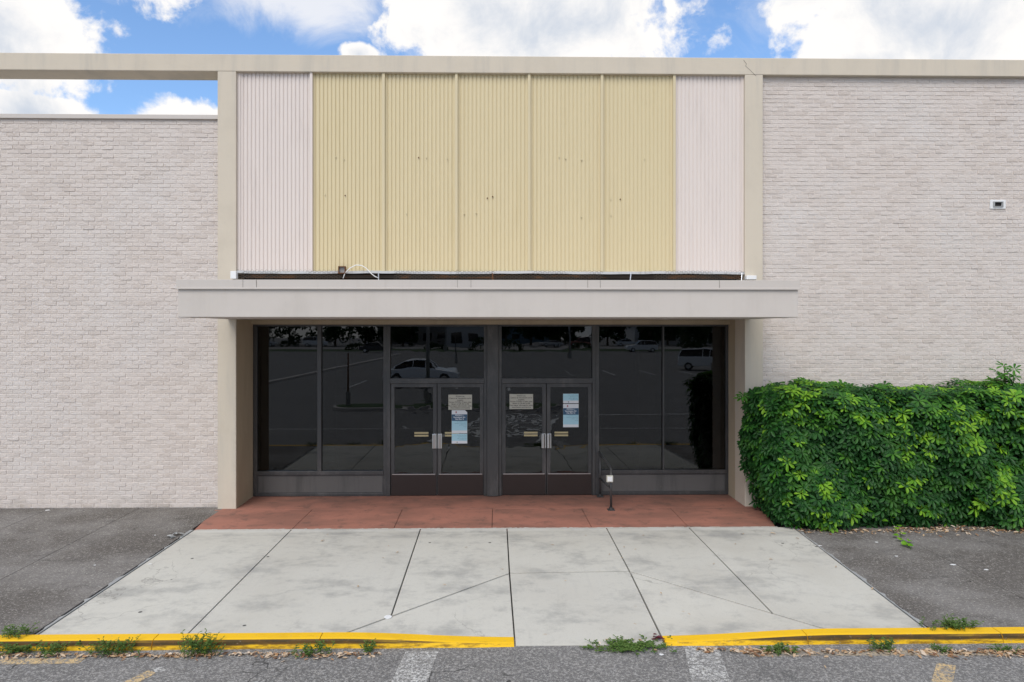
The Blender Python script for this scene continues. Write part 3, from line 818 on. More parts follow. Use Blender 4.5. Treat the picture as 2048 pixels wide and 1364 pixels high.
for q in ((-.062, .062, .05, .064), (-.062, .062, -.064, -.05), (-.062, -.05, -.05, .05), (.05, .062, -.05, .05)): m.box(q[0], q[1], -.05, .04, q[2], q[3])
m.build('casing', 'rust', e); MB().box(-.05, .05, .0, .008, -.05, .05).build('back_plate', 'mortaredge', e)
pts = [at(*p, YP - .12) for p in ((686, 557), (690, 546), (700, 536), (712, 530), (724, 531), (733, 537), (741, 546), (750, 553), (757, 556))]
o = MB().tube(pts, .008, 8).build('cable', 'white', smooth=True, loc=pts[0]); tag(o, 'white cable looping up from the canopy beside the rusty box', 'cable')

# handrail
pf = gnd(1222, 1020); pb = Vector((X(1203, -.14), -.16, 0))
e = empty('handrail', (pf.x, pf.y, pf.z), label='short black handrail with two posts beside the rightmost door', cat='handrail')
o0 = Vector((pf.x, pf.y, pf.z)); q = lambda v_: Vector(v_) - o0
ftop = Z(938, pf.y); btop = Z(908, -.16)
xb_ = X(1197, -.16)
for nm, a, b in (('post', (pf.x, pf.y, pf.z), (pf.x, pf.y, ftop)), ('post', (xb_ + .03, -.16, 0), (xb_ + .03, -.16, btop))):
    MB().tube([q(a), q(b)], .021, 10).build(nm, 'frame', e, smooth=True)
MB().tube([q((xb_ + .03, -.06, btop + .005)), q((xb_ + .03, -.16, btop)), q((pf.x, pf.y + .05, ftop + .01)), q((pf.x, pf.y, ftop - .04))], .022, 10).build('top_rail', 'frame', e, smooth=True)
MB().tube([q((xb_ + .03, -.16, Z(958, -.16))), q((pf.x, pf.y, Z(978, pf.y)))], .018, 10).build('lower_rail', 'frame', e, smooth=True)
for p in ((pf.x, pf.y, pf.z + .002), (xb_ + .03, -.16, .002)):
    m = MB(); c = q(p); m.box(c.x - .06, c.x + .06, c.y - .06, c.y + .06, c.z, c.z + .012); m.tube([c + Vector((0, 0, .012)), c + Vector((0, 0, .05))], .034, 10); m.build('base_plate', 'frame', e)
bx = at(1219.5, 957.5, pf.y - .05)
o = empty('push_button_box', bx, label='small pale square door button box on the front handrail post', cat='button box')
MB().box(-.057, .057, -.02, .028, -.057, .057).build('casing', 'paperb', o, bevel=.006); MB().box(-.042, .042, -.026, -.0205, -.042, .042).build('button', 'white', o, bevel=.004)

# ------------------------------------------------------------------ hedge
def leaflet(m, o, d, n, ln, w, droop):
    """one folded leaflet from o along d, normal n"""
    s = d.cross(n).normalized(); vs = []
    prof = ((0, .08), (.35, .75), (.72, 1.0), (.93, .55), (1.0, .0))
    for t, ww in prof:
        p = o + d * ln * t - n * droop * ln * t * t
        if ww > 0.01:
            vs += [p - s * w * ww * .5 + n * w * .16 * ww, p, p + s * w * ww * .5 + n * w * .16 * ww]
        else: vs.append(p)
    fs = []
    for i in range(3):
        a = i * 3; fs += [(a, a + 1, a + 4, a + 3), (a + 1, a + 2, a + 5, a + 4)]
    fs += [(9, 10, 12), (10, 11, 12)]
    m.add(vs, fs)
def whorl(m, p, n, r, size=.15, k=8):
    n = n.normalized(); u = n.orthogonal().normalized(); w = n.cross(u); a0 = r.uniform(0, 6.28)
    for i in range(k):
        a = a0 + 2 * math.pi * i / k + r.uniform(-.15, .15); d = (u * math.cos(a) + w * math.sin(a)) + n * r.uniform(.1, .45)
        leaflet(m, p + d * .012, d.normalized(), n, size * r.uniform(.8, 1.12), size * r.uniform(.30, .38), r.uniform(.15, .5))
rh = random.Random(11)
HX0, HX1, HY0, HY1, HZ = 4.43, 10.6, -2.35, -.86, 2.13
hx, hy, hz = (HX1 - HX0) / 2, (HY1 - HY0) / 2, HZ / 2
hc = Vector(((HX0 + HX1) / 2, (HY0 + HY1) / 2, HZ / 2))
dk, md, yg = MB(), MB(), MB()
def lump(x, z): return .09 * math.sin(x * 1.9 + 1) * math.cos(z * 2.3) + .07 * math.sin(x * 4.3 + z * 3.1) + .04 * math.sin(x * 9.1 - z * 7)
hot = [Vector((rh.uniform(HX0, 9.2), HY0 - .1, rh.uniform(.15, 2.1))) for _ in range(30)] + [Vector((rh.uniform(HX0, 9.2), rh.uniform(HY0, HY1), 2.15)) for _ in range(16)]
def place(p, n, r, lay):
    dd = min((p - q).length for q in hot)
    droop = Vector((0, -.15, .75 if n.z < .5 else .5))
    nn = (n + droop * .9 + Vector((r.uniform(-.5, .5), r.uniform(-.4, .4), r.uniform(-.4, .4)))).normalized()
    t = md if r.random() < .16 else dk
    if lay == 0 and ((dd < .20 and r.random() < .65) or (n.z > .5 and r.random() < .22) or r.random() < .03): t = yg if r.random() < .7 else md
    elif lay == 0 and n.z > .5 and r.random() < .4: t = md
    whorl(t, p, nn, r, r.uniform(.095, .145), r.choice((7, 8, 8, 9)))
N = 0
while N < 4700:
    lay = 0 if rh.random() < .50 else rh.choice((1, 2)); ins_ = (0, .10, .20)[lay]
    f = rh.random()
    if f < .60:   # front
        x = rh.uniform(HX0 + .05, HX1); z = rh.uniform(.02, HZ); 
        y = HY0 + lump(x, z) + ins_; y += .30 * max(0, 1 - z / .5) ** 2 * .6 + max(0, z - 1.75) ** 2 * 1.4
        ex = max(0, HX0 + .5 - x); y += ex * ex * 1.6
        n = Vector((-.9 if ex > .2 else 0, -1, .15 if z < 1.7 else .8))
    elif f < .86:   # top
        x = rh.uniform(HX0 + .15, HX1); y = rh.uniform(HY0 + .1, HY1 + .0); z = HZ + lump(x, y) * .7 - ins_ - max(0, HX0 + .6 - x) ** 2 * .5
        if y > HY1 - .15 and x < XR1 + .1: y = HY1 - .2
        n = Vector((0, -.3, 1))
    else:          # left end
        y = rh.uniform(HY0 + .1, YC - .22); z = rh.uniform(.05, HZ - .05); x = HX0 + .06 + lump(y * 2, z) * .8 + ins_ + .20 * max(0, 1 - z / 1.2) ** 1.2
        n = Vector((-1, -.3, .25))
    if x < XR1 + .12 and y > YC - .12: continue
    if y > YB - .12 : y = YB - .12
    if z < .7 and x < HX0 + .26 * (1 - z / .9) : continue
    place(Vector((x, y, z)), n, rh, lay); N += 1
he = empty('hedge', (7.0, -1.6, 0), label='dense clipped green hedge with palmate leaves against the right brick wall', cat='hedge')
off = Vector((7.0, -1.6, 0))
def hb(m, name, mat, lab=None):
    m.v = [(p[0] - off.x, p[1] - off.y, p[2]) for p in m.v]; o = m.build(name, mat, he)
    if lab: o['label'] = lab
hb(dk, 'foliage', 'leaf'); hb(md, 'foliage', 'mid', 'mid green leaves'); hb(yg, 'young_foliage', 'young', 'bright yellow-green new growth')
st = MB()
for k in range(70):
    x = rh.uniform(HX0 + .5, HX1 - .2); y = rh.uniform(HY0 + .35, HY1 - .1)
    st.tube([(x, y, -.02), (x + rh.uniform(-.15, .15), y + rh.uniform(-.1, .1), .9), (x + rh.uniform(-.3, .3), y + rh.uniform(-.15, .12), HZ - .15)], [.018, .012, .006], 5)
hb(st, 'stems', 'stem')
core = MB(); nx, nz_ = 24, 8
core.box(HX0 + .42, HX1 - .05, HY0 + .42, YB - .1, .10, HZ - .30)  # plain near-black box standing in for the shade inside the hedge
hb(core, 'dark_core', M('hedge_core_shade', (.010, .018, .008), .95).done())
# tall shoots above the hedge
sh = MB(); shs = MB()
for px, top, n_ in ((2012, 730, 12), (2030, 745, 9), (1998, 752, 7), (1710, 768, 3), (1755, 775, 3), (1497, 790, 4)):
    b0 = at(px, 800, -1.6); t0 = at(px - 4, top, -1.6)
    shs.tube([b0, t0], [.009, .005], 5)
    for k in range(n_):
        p = b0.lerp(t0, (k + .5) / n_) + Vector((rh.uniform(-.14, .14), rh.uniform(-.1, .1), 0)); shs.tube([b0.lerp(t0, max(0, (k - .3) / n_)), p], .004, 4)
        whorl(sh, p, Vector((rh.uniform(-.5, .5), -.5, .8)), rh, .12, 8)
hb(sh, 'shoot_foliage', 'mid'); hb(shs, 'shoot_stem', 'stem')
# timber edging and soil under the hedge
MB().box(XR1 + .0, XR1 + .05, YR + .02, YC - .01, -.06, .07).build('hedge_edging', 'timber').__setitem__('kind', 'structure')
m = MB(); m.add([(4.9, HY0 + .22, .001), (XB, HY0 + .15, .001), (XB, YB, .02), (4.9, YB, .02)], [(0, 1, 2, 3)]); tag(m.build('planting_bed', 'soil'), kind='structure')
# vine trailing out at the foot
vn = MB(); vp = [gnd(a, b) + Vector((0, 0, h_)) for a, b, h_ in ((1778, 1050, .25), (1785, 1062, .12), (1800, 1066, .03), (1803, 1080, .012), (1815, 1092, .012), (1822, 1100, .012))]
vn.tube(vp, .004, 5); lv = MB()
for i in range(15):
    t = i / 14 * (len(vp) - 1); k = min(int(t), len(vp) - 2); p = vp[k].lerp(vp[k + 1], t - k) + Vector((rh.uniform(-.09, .09), rh.uniform(-.05, .05), .03))
    a = rh.uniform(0, 6.28); d = Vector((math.cos(a), math.sin(a), .1)).normalized(); leaflet(lv, p, d, Vector((0, -.4, 1)).normalized(), .085, .085, .2)
ve = empty('vine', vp[3], label='yellow-green vine trailing from the foot of the hedge onto the pavement', cat='vine')
for m_, n_, mt_ in ((vn, 'stem', 'mid'), (lv, 'foliage', 'young')):
    m_.v = [(p[0] - vp[3].x, p[1] - vp[3].y, p[2] - vp[3].z) for p in m_.v]; m_.build(n_, mt_, ve)

# ------------------------------------------------------------------ weeds, litter and dry leaves
rw = random.Random(21)
def weed(px, py, wpx, hgt, n, label, z0=ZR, flat=False):
    c = gnd(px, py, 0, z0); w = wpx / F * (c.y + D) / 2
    m = MB(); s = MB()
    for i in range(n):
        b = Vector((rw.gauss(0, w * .45), rw.gauss(0, .035 if not flat else .07), 0)); a = rw.uniform(0, 6.28)
        h = hgt * rw.uniform(.3, .85); lean = Vector((math.cos(a), math.sin(a) * .5, 0)) * h * rw.uniform(.3, 1.2)
        if flat: lean *= 2.2; h *= .45
        tip = b + lean + Vector((0, 0, h)); midp = b.lerp(tip, .5) + Vector((0, 0, h * .12))
        s.tube([b, midp, tip], .0025, 3, False)
        for k in range(7):
            t = .2 + .8 * k / 6; p = b.lerp(midp, t * 2) if t < .5 else midp.lerp(tip, t * 2 - 1)
            aa = rw.uniform(0, 6.28); d = Vector((math.cos(aa), math.sin(aa), rw.uniform(0, .6))).normalized()
            leaflet(m, p, d, Vector((rw.uniform(-.3, .3), -.3, 1)).normalized(), rw.uniform(.022, .042), rw.uniform(.010, .018), .2)
    e = empty('weed', c, label=label, cat='weed', group='weeds along the kerb')
    s.build('stem', 'weed', e); m.build('foliage', 'weed', e)
weed(30, 1272, 60, .14, 26, 'low weed tuft on the pavement edge at the far left', z0=-.03)
weed(38, 1306, 100, .13, 40, 'weed at the kerb foot at the far left of the photograph')
weed(105, 1308, 60, .15, 22, 'small weed at the kerb foot below the left pavement edge')
weed(228, 1309, 95, .18, 46, 'second largest weed at the left kerb foot')
weed(397, 1311, 80, .27, 50, 'tall leafy weed at the left kerb foot where an apron joint ends')
weed(620, 1309, 80, .15, 30, 'weed at the left kerb foot where the kerb starts to drop')
weed(735, 1303, 30, .12, 12, 'small weed at the tapering end of the left kerb')
weed(1255, 1294, 150, .10, 130, 'wide flat weed patch at the seam of ramp and asphalt', z0=ZR + .01, flat=True)
weed(1560, 1305, 70, .10, 26, 'weed at the tapering start of the right kerb')
weed(1765, 1302, 60, .15, 26, 'weed at the right kerb foot below the apron corner')
weed(1905, 1256, 90, .12, 50, 'dry weed tuft on top of the right kerb', z0=-.03)
weed(1880, 1303, 50, .08, 12, 'sparse weed at the right kerb foot')
weed(2005, 1303, 60, .09, 14, 'sparse weed at the right kerb foot near the right edge')
def leafbit(m, c, s, r, flat=False):
    a = r.uniform(0, 6.28); u = Vector((math.cos(a), math.sin(a), r.uniform(-.4, .4) * (0 if flat else 1))).normalized()
    n = Vector((r.uniform(-.6, .6), r.uniform(-.6, .6), 1)).normalized() if not flat else Vector((r.uniform(-.15, .15), r.uniform(-.15, .15), 1)).normalized()
    w = u.cross(n).normalized(); n = w.cross(u)
    ww = s * r.uniform(.25, .5); cl = s * r.uniform(.08, .35)
    vs = [c - u * s, c - u * s * .3 + w * ww + n * cl, c + u * s * .5 + w * ww * .8 + n * cl, c + u * s, c + u * s * .5 - w * ww * .8 + n * cl * .6, c - u * s * .3 - w * ww + n * cl * .7, c - u * s * .3 , c + u * s * .5]
    m.add(vs, [(0, 6, 1), (1, 6, 7, 2), (2, 7, 3), (3, 7, 4), (4, 7, 6, 5), (5, 6, 0)])
lt = MB()
def scatter(px0, px1, py, spread, n, smin=.012, smax=.04, z0=ZR, sl=0):
    for _ in range(n):
        px = rw.uniform(px0, px1) if rw.random() < .5 else (px0 + px1) / 2 + (px1 - px0) / 2 * math.sin(rw.uniform(-1.5, 1.5))
        c = gnd(px, py + abs(rw.gauss(0, spread)), sl, z0); c.z += rw.uniform(.004, .02)
        leafbit(lt, c, rw.uniform(smin, smax), rw)
scatter(-20, 420, 1310, 4, 330); scatter(380, 760, 1308, 4, 140); scatter(520, 720, 1308, 6, 70); scatter(1490, 2060, 1302, 5, 420); scatter(1395, 1560, 1299, 4, 90); scatter(1190, 1330, 1280, 9, 40, .012, .03)
scatter(1900, 2060, 1306, 6, 60)
tag(lt.build('leaf_litter', 'litter'), 'dry leaves and debris gathered along the foot of the yellow kerbs', 'leaf litter', kind='stuff')
lt = MB(); scatter(1600, 1800, 1060, 4, 160, z0=0, sl=SL); scatter(1790, 2060, 1056, 6, 420, z0=0, sl=SL); scatter(1790, 2060, 1045, 8, 420, z0=0, sl=SL)
tag(lt.build('leaf_litter', 'litter'), 'brown fallen leaves on the ground below the hedge', 'leaf litter', kind='stuff')
proto = None
spots = [(645, 1083, .045, 1), (655, 1070, .02, 1), (795, 1106, .03, 1), (777, 1093, .022, 0), (716, 1174, .03, 1), (889, 1171, .024, 1), (932, 1096, .026, 1), (766, 1117, .02, 1), (1105, 1091, .03, 1), (1219, 1110, .026, 1), (1248, 1095, .026, 0), (1287, 1072, .03, 1), (1271, 1100, .022, 1), (1244, 1117, .02, 1), (1322, 1188, .03, 1), (1378, 1230, .028, 1), (1366, 1225, .02, 1), (1428, 1129, .024, 1), (1487, 1069, .03, 1), (1546, 1068, .045, 1), (1595, 1078, .04, 1), (1542, 1120, .035, 1), (1471, 1089, .03, 1), (1131, 1163, .02, 1), (1745, 1179, .04, 1), (1672, 1135, .03, 1), (1270, 1250, .022, 1), (1005, 1140, .022, 1), (560, 1062, .02, 1), (1172, 1072, .02, 1), (690, 1318, .03, 0), (1650, 1336, .03, 0)]
base = MB(); leafbit(base, Vector((0, 0, .006)), 1.0, random.Random(4), True)
for i, (px, py, s, brown) in enumerate(spots):
    onroad = py > 1300
    c = gnd(px, py, 0 if onroad else SL, ZR if onroad else 0)
    if proto is None:
        base.v = [(a, b, d) for a, b, d in base.v]; o = base.build('dry_leaf', 'litter'); proto = o
    else:
        o = proto.copy(); C.objects.link(o)
    o.scale = (s, s, s); o.rotation_euler = (rw.uniform(-.1, .1), rw.uniform(-.1, .1), rw.uniform(0, 6.28)); o.location = c + Vector((0, 0, .012))
    tag(o, 'small dry brown leaf lying alone on the pale concrete or asphalt before the doors', 'leaf', 'scattered dry leaves')
fl_ = gnd(776, 1235)
o = MB().tube([(0, 0, .002), (0, 0, .010)], .042, 20).build('lid', 'white'); o.location = fl_; tag(o, 'flat round white lid on the concrete where two joints meet', 'lid')
m = MB()
for k in range(9):
    leafbit(m, Vector((rw.uniform(-.05, .05), rw.uniform(-.04, .04), rw.uniform(.01, .05))), .04, rw)
o = m.build('crumpled_wrapper', M('dark_red_wrapper', (.10, .01, .02), .4).done()); o.location = gnd(1316, 1279, 0, ZR + .02); tag(o, 'crumpled dark red wrapper at the end of the right yellow kerb', 'wrapper')
m = MB(); sc = gnd(352, 1073)
for k in range(14): leafbit(m, Vector((rw.uniform(-.10, .12), rw.uniform(-.08, .10), rw.uniform(.0, .03))), .05, rw)
o = m.build('rubble', 'mortaredge'); o.location = sc; tag(o, 'broken pale rubble at the upper left corner of the apron', 'rubble')
for i, (px, py, s) in enumerate([(1753, 1085, .03), (1793, 1113, .03), (1640, 1092, .03), (1972, 1140, .04), (1907, 1130, .05), (300, 1129, .03), (95, 1021, .05), (310, 1071, .02), (190, 1131, .02), (64, 1016, .04), (1323, 1310, .03)]):
    m = MB(); rr = random.Random(i); pts_ = [(s * rr.uniform(.6, 1) * math.cos(a), s * .7 * rr.uniform(.5, 1) * math.sin(a), .008) for a in [6.283 * q / 7 for q in range(7)]]
    m.prism(pts_, .004); road = py > 1300; o = m.build('paper_scrap', 'white'); o.location = gnd(px, py, 0 if road else SL, ZR if road else 0)
    tag(o, 'tiny pale scrap lying flat on the dark pavement or asphalt', 'scrap', 'tiny pale scraps')

# ------------------------------------------------------------------ behind the camera: cars, posts, trees and buildings mirrored in the glass
def car(name, x, y, rz, paint, label, tall=0.0, ln=4.6, cat='car'):
    e = empty(name, (x, y, ZR), rz, label=label, cat=cat)
    hl = ln / 2; z = lambda v_: v_ * (1 + tall * .6)
    if tall > .1: low = [(-hl, .35), (-hl, .75), (-hl + .05, 1.0), (-hl + .9, 1.02), (hl - 1.3, 1.02), (hl - .15, .88), (hl, .6), (hl, .33)]; roof = [(-hl + .08, 1.0), (-hl + .35, 1.50), (-.2, 1.58), (.35, 1.53), (hl - 1.35, 1.01)]
    else: low = [(-hl, .35), (-hl, .7), (-hl + .08, .92), (-hl + .9, .95), (hl - 1.4, .95), (hl - .2, .80), (hl, .6), (hl, .30)]; roof = [(-hl + .55, .93), (-hl + 1.3, 1.35), (-.35, 1.45), (.45, 1.38), (hl - 1.35, .94)]
    def loft(prof, ws, m):
        n = len(prof); vs = []
        for s_, (wf, ins2) in ws:
            for (px_, pz_) in prof: vs.append((px_ * ins2, s_, z(pz_) if wf == 0 else z(pz_) - (.03 if wf == 1 else 0)))
        fs = [(q_ * n + k, (q_ + 1) * n + k, (q_ + 1) * n + (k + 1) % n, q_ * n + (k + 1) % n) for q_ in range(len(ws) - 1) for k in range(n)]
        fs += [tuple(range(n)), tuple(range(len(ws) * n - 1, (len(ws) - 1) * n - 1, -1))]
        m.add(vs, fs)
    pm = M('car_paint', paint, .25, 0, .7).done()
    m = MB(); loft(low, [(-.88, (1, .95)), (-.80, (0, .99)), (-.4, (0, 1.0)), (.4, (0, 1.0)), (.80, (0, .99)), (.88, (1, .95))], m)
    bo = m.build('body', pm, e, bevel=.04, smooth=False)
    m = MB(); loft([(a, b - .02) for a, b in roof], [(-.70, (0, .99)), (.70, (0, .99))], m); m.build('glasshouse', 'carglass', e)
    m = MB(); n = len(roof)
    for (a, b), (c, d) in zip(roof[1:], roof[2:-1]):
        m.add([(a, -.62, z(b) - .03), (c, -.62, z(d) - .03), (c, .62, z(d) - .03), (a, .62, z(b) - .03), (a, -.62, z(b)), (c, -.62, z(d)), (c, .62, z(d)), (a, .62, z(b))], [(4, 5, 6, 7), (0, 1, 5, 4), (3, 7, 6, 2), (0, 4, 7, 3), (1, 2, 6, 5)])
    m.build('roof', pm, e)
    m = MB()
    for s_ in (-.685, .685):
        for (a, b), (c, d) in zip(roof, roof[1:]): m.tube([(a, s_, z(b)), (c, s_, z(d))], .035, 5)
        for t in (1, 2): m.tube([(roof[t + 1][0] - .1, s_ * 1.01, z(roof[t + 1][1])), (roof[t + 1][0] - .15, s_ * 1.08, z(.97))], .03, 5)
    m.build('pillars', pm, e)
    for sx in (-1, 1):
        for sy in (-1, 1):
            w = MB().tube([(0, -.10, 0), (0, .10, 0)], .33, 20).build('wheel', 'tyre', e); w.location = (sx * hl * .62, sy * .80, .33)
            r_ = MB().tube([(0, -.105, 0), (0, .105, 0)], .20, 12).build('rim', 'steel', w)
        MB().box(hl - .1 if sx > 0 else -hl - .01, hl + .01 if sx > 0 else -hl + .1, -.80, -.52, z(.58), z(.70)).build('headlight' if sx > 0 else 'tail_light', 'lampw' if sx > 0 else 'taill', e)
        MB().box(hl - .1 if sx > 0 else -hl - .01, hl + .01 if sx > 0 else -hl + .1, .52, .80, z(.58), z(.70)).build('headlight' if sx > 0 else 'tail_light', 'lampw' if sx > 0 else 'taill', e)
    return e
car('parked_car', -4.2, -29, 0, (.78, .80, .83), 'silver sedan mirrored above the left pair of doors', 0)
car('parked_car', 17.6, -42, rad(20), (.75, .75, .75), 'white tailgate car mirrored at the right edge of the right window', .2)
car('parked_car', 22.5, -88, rad(180), (.70, .70, .70), 'white hatchback mirrored high in the right window', .12)
car('parked_car', -16.5, -86, 0, (.03, .03, .035), 'black car mirrored high in the left window', .05)
car('parked_van', -34, -121, 0, (.75, .75, .75), 'white van mirrored near the top left of the left window', .4, 5.0, 'van')
car('parked_car', -45, -124, 0, (.55, .55, .56), 'pale car mirrored at the far left of the left window', 0)
car('parked_car', 12, -122, rad(160), (.5, .5, .5), 'grey car beyond the far road mirrored above the right doors', 0)
car('parked_car', 18, -124, rad(180), (.28, .10, .08), 'dark red car beyond the far road mirrored above the right doors', .15)
car('parked_car', 28, -126, 0, (.7, .7, .72), 'white sedan beyond the far road mirrored in the right window', 0)
def post(x, y, h, r, label, cat='lamp post', arm=True, name='street_lamp', mat='mortaredge'):
    e = empty(name, (x, y, ZR), label=label, cat=cat)
    MB().tube([(0, 0, 0), (0, 0, h)], [r, r * .6], 10).build('pole', mat, e, smooth=True)
    MB().tube([(0, 0, 0), (0, 0, .7)], r * 2.2, 10).build('base', 'concr', e)
    if arm:
        MB().tube([(0, 0, h - .05), (.9, 0, h + .1)], .04, 6).build('arm', mat, e)
        MB().box(.8, 1.5, -.15, .15, h + .04, h + .16).build('lamp_head', mat, e)
post(-2.6, -15.6, 8.5, .09, 'grey lamp post on the traffic island mirrored in the left transom')
post(17.5, -40, 9, .12, 'grey lamp post mirrored at the right of the right window')
post(9.2, -66, 9, .12, 'slim pale lamp post mirrored above the right doors')
post(-7, -95, 9, .12, 'pale lamp post by the far road mirrored in the left transom')
post(-5.9, -15.5, 2.3, .045, 'rusty sign post at the island nose mirrored in the left window', 'post', False, 'sign_post', 'rust')
post(-3.4, -55, 2.6, .06, 'thin sign post mirrored in the left transom', 'post', False, 'sign_post', 'frame')
rt = random.Random(5)
def tree(x, y, h, w, label):
    e = empty('tree', (x, y, ZR), label=label, cat='tree', group='trees along the far road')
    t = MB(); th = h * .35
    t.tube([(0, 0, 0), (rt.uniform(-.2, .2), 0, th), (rt.uniform(-.4, .4), 0, h * .75)], [.24, .17, .06], 8)
    cl = []
    for k in range(9):
        a = rt.uniform(0, 6.28); rr = w * rt.uniform(.2, .75); p = Vector((rr * math.cos(a), rr * math.sin(a), h * rt.uniform(.22, .85))); cl.append((p, w * rt.uniform(.32, .5)))
        t.tube([(0, 0, th * rt.uniform(.7, 1.2)), p], [.08, .03], 5)
    t.build('trunk', 'stem', e); m = MB()
    for p, r_ in cl:
        for _ in range(95):
            d = Vector((rt.gauss(0, 1), rt.gauss(0, 1), rt.gauss(0, .75))).normalized() * r_ * rt.uniform(.5, 1.1); c = p + d
            u = Vector((rt.uniform(-1, 1), rt.uniform(-1, 1), rt.uniform(-1, 1))).normalized(); v_ = u.orthogonal().normalized(); s = rt.uniform(.25, .5)
            m.add([c - u * s, c + v_ * s * .6, c + u * s, c - v_ * s * .6], [(0, 1, 2, 3)])
    m.build('crown', 'tree', e)
for i in range(34):
    x = -78 + i * 4.6 + rt.uniform(-1.5, 1.5); y = rt.choice((-124, -129, -134))
    if 13 < i < 18 : continue
    h = rt.uniform(6, 9)
    tree(x, y, h, h * .5, 'dark leafy tree on the far side of the car park, mirrored in the entrance glass')
def shrub(x, y, w, h):
    e = empty('shrub', (x, y, ZR), label='dark round shrub on the verge by the far road, mirrored in the entrance glass', cat='shrub', group='shrubs along the far road'); m = MB()
    for _ in range(260):
        d = Vector((rt.gauss(0, 1), rt.gauss(0, .6), abs(rt.gauss(0, 1)))).normalized() * rt.uniform(.6, 1.05); c = Vector((d.x * w, d.y * w, d.z * h)); u = Vector((rt.uniform(-1, 1), rt.uniform(-1, 1), rt.uniform(-1, 1))).normalized(); v_ = u.orthogonal().normalized(); s = .22
        m.add([c - u * s, c + v_ * s * .6, c + u * s, c - v_ * s * .6], [(0, 1, 2, 3)])
    m.build('crown', 'tree', e)
for x in (-58, -52, -40, -22, -9, -2, 3, 14, 25, 33, 38, 44, 50): shrub(x + rt.uniform(-1, 1), rt.choice((-99, -120)), rt.uniform(1.5, 3), rt.uniform(1.1, 2.2))
m = MB()
def far_building(x, y, w, d, h, col, label, roofcol=(.1, .1, .1)):
    e = empty('distant_building', (x, y, ZR), label=label, cat='building')
    MB().box(-w / 2, w / 2, -d, 0, 0, h).build('wall', M('far_wall', col, .9).done(), e)
    MB().box(-w / 2 - .5, w / 2 + .5, -d - .5, .5, h, h + .4).build('roof', M('far_roof', roofcol, .9).done(), e)
    n = int(w / 3.2)
    for k in range(n):
        MB().box(-w / 2 + 1 + k * 3.2, -w / 2 + 2.9 + k * 3.2, .01, .06, .9, 2.6).build('window', 'carglass', e)
far_building(46, -142, 26, 12, 4.2, (.6, .6, .6), 'low white building with a flat roof mirrored at the top right of the right window')
far_building(-18, -145, 16, 12, 5.0, (.20, .19, .17), 'low dull building mirrored at the top of the left window')
far_building(-4, -121, 9, 8, 4.6, (.42, .42, .42), 'grey shopfront mirrored in the left transom')
far_building(8, -160, 20, 12, 4.2, (.10, .16, .2), 'dark low building mirrored above the right doors')

# ------------------------------------------------------------------ camera
cam = bpy.data.cameras.new('camera'); co = bpy.data.objects.new('camera', cam); C.objects.link(co)
co.location = (0, -D, H); co.rotation_euler = (rad(90), 0, -YAW)
cam.sensor_width = 36; cam.lens = F / 2048 * 36; cam.clip_end = 2000; cam.clip_start = .1
cam.shift_x = (1024 - CX) / 2048; cam.shift_y = -(682 - CY) / 2048
bpy.context.scene.camera = co

# ------------------------------------------------------------------ sky and sun
SE, SA = 50, 200          # sun elevation, azimuth (from +Y clockwise) : high behind the camera, to the left
w = bpy.data.worlds.new('World'); bpy.context.scene.world = w; w.use_nodes = True; nt = w.node_tree
for n in list(nt.nodes): nt.nodes.remove(n)
l = nt.links.new
out = nd(nt, 'ShaderNodeOutputWorld'); bg = nd(nt, 'ShaderNodeBackground', Strength=.10); l(bg.outputs[0], out.inputs[0])
sky = nd(nt, 'ShaderNodeTexSky', sky_type='NISHITA', sun_disc=False)
sky.sun_elevation = rad(SE); sky.sun_rotation = rad(SA); sky.air_density = 1.0; sky.dust_density = .6; sky.ozone_density = 2.0
tc = nd(nt, 'ShaderNodeTexCoord'); dirv = tc.outputs['Generated']
def mth(op, a, b=None, c=None):
    n = nd(nt, 'ShaderNodeMath', operation=op)
    for i, v_ in enumerate((a, b, c)):
        if v_ is None: continue
        if isinstance(v_, (int, float)): n.inputs[i].default_value = v_
        else: l(v_, n.inputs[i])
    return n.outputs[0]
def wn(scale, detail, rough, vec, dist=0):
    n = nd(nt, 'ShaderNodeTexNoise', Scale=scale, Detail=detail, Roughness=rough, Distortion=dist); l(vec, n.inputs['Vector']); return n.outputs['Fac']
def mr(v_, a, b, lo=0, hi=1, typ='SMOOTHSTEP'):
    n = nd(nt, 'ShaderNodeMapRange'); n.interpolation_type = typ; l(v_, n.inputs[0]); n.inputs[1].default_value = a; n.inputs[2].default_value = b; n.inputs[3].default_value = lo; n.inputs[4].default_value = hi; return n.outputs[0]
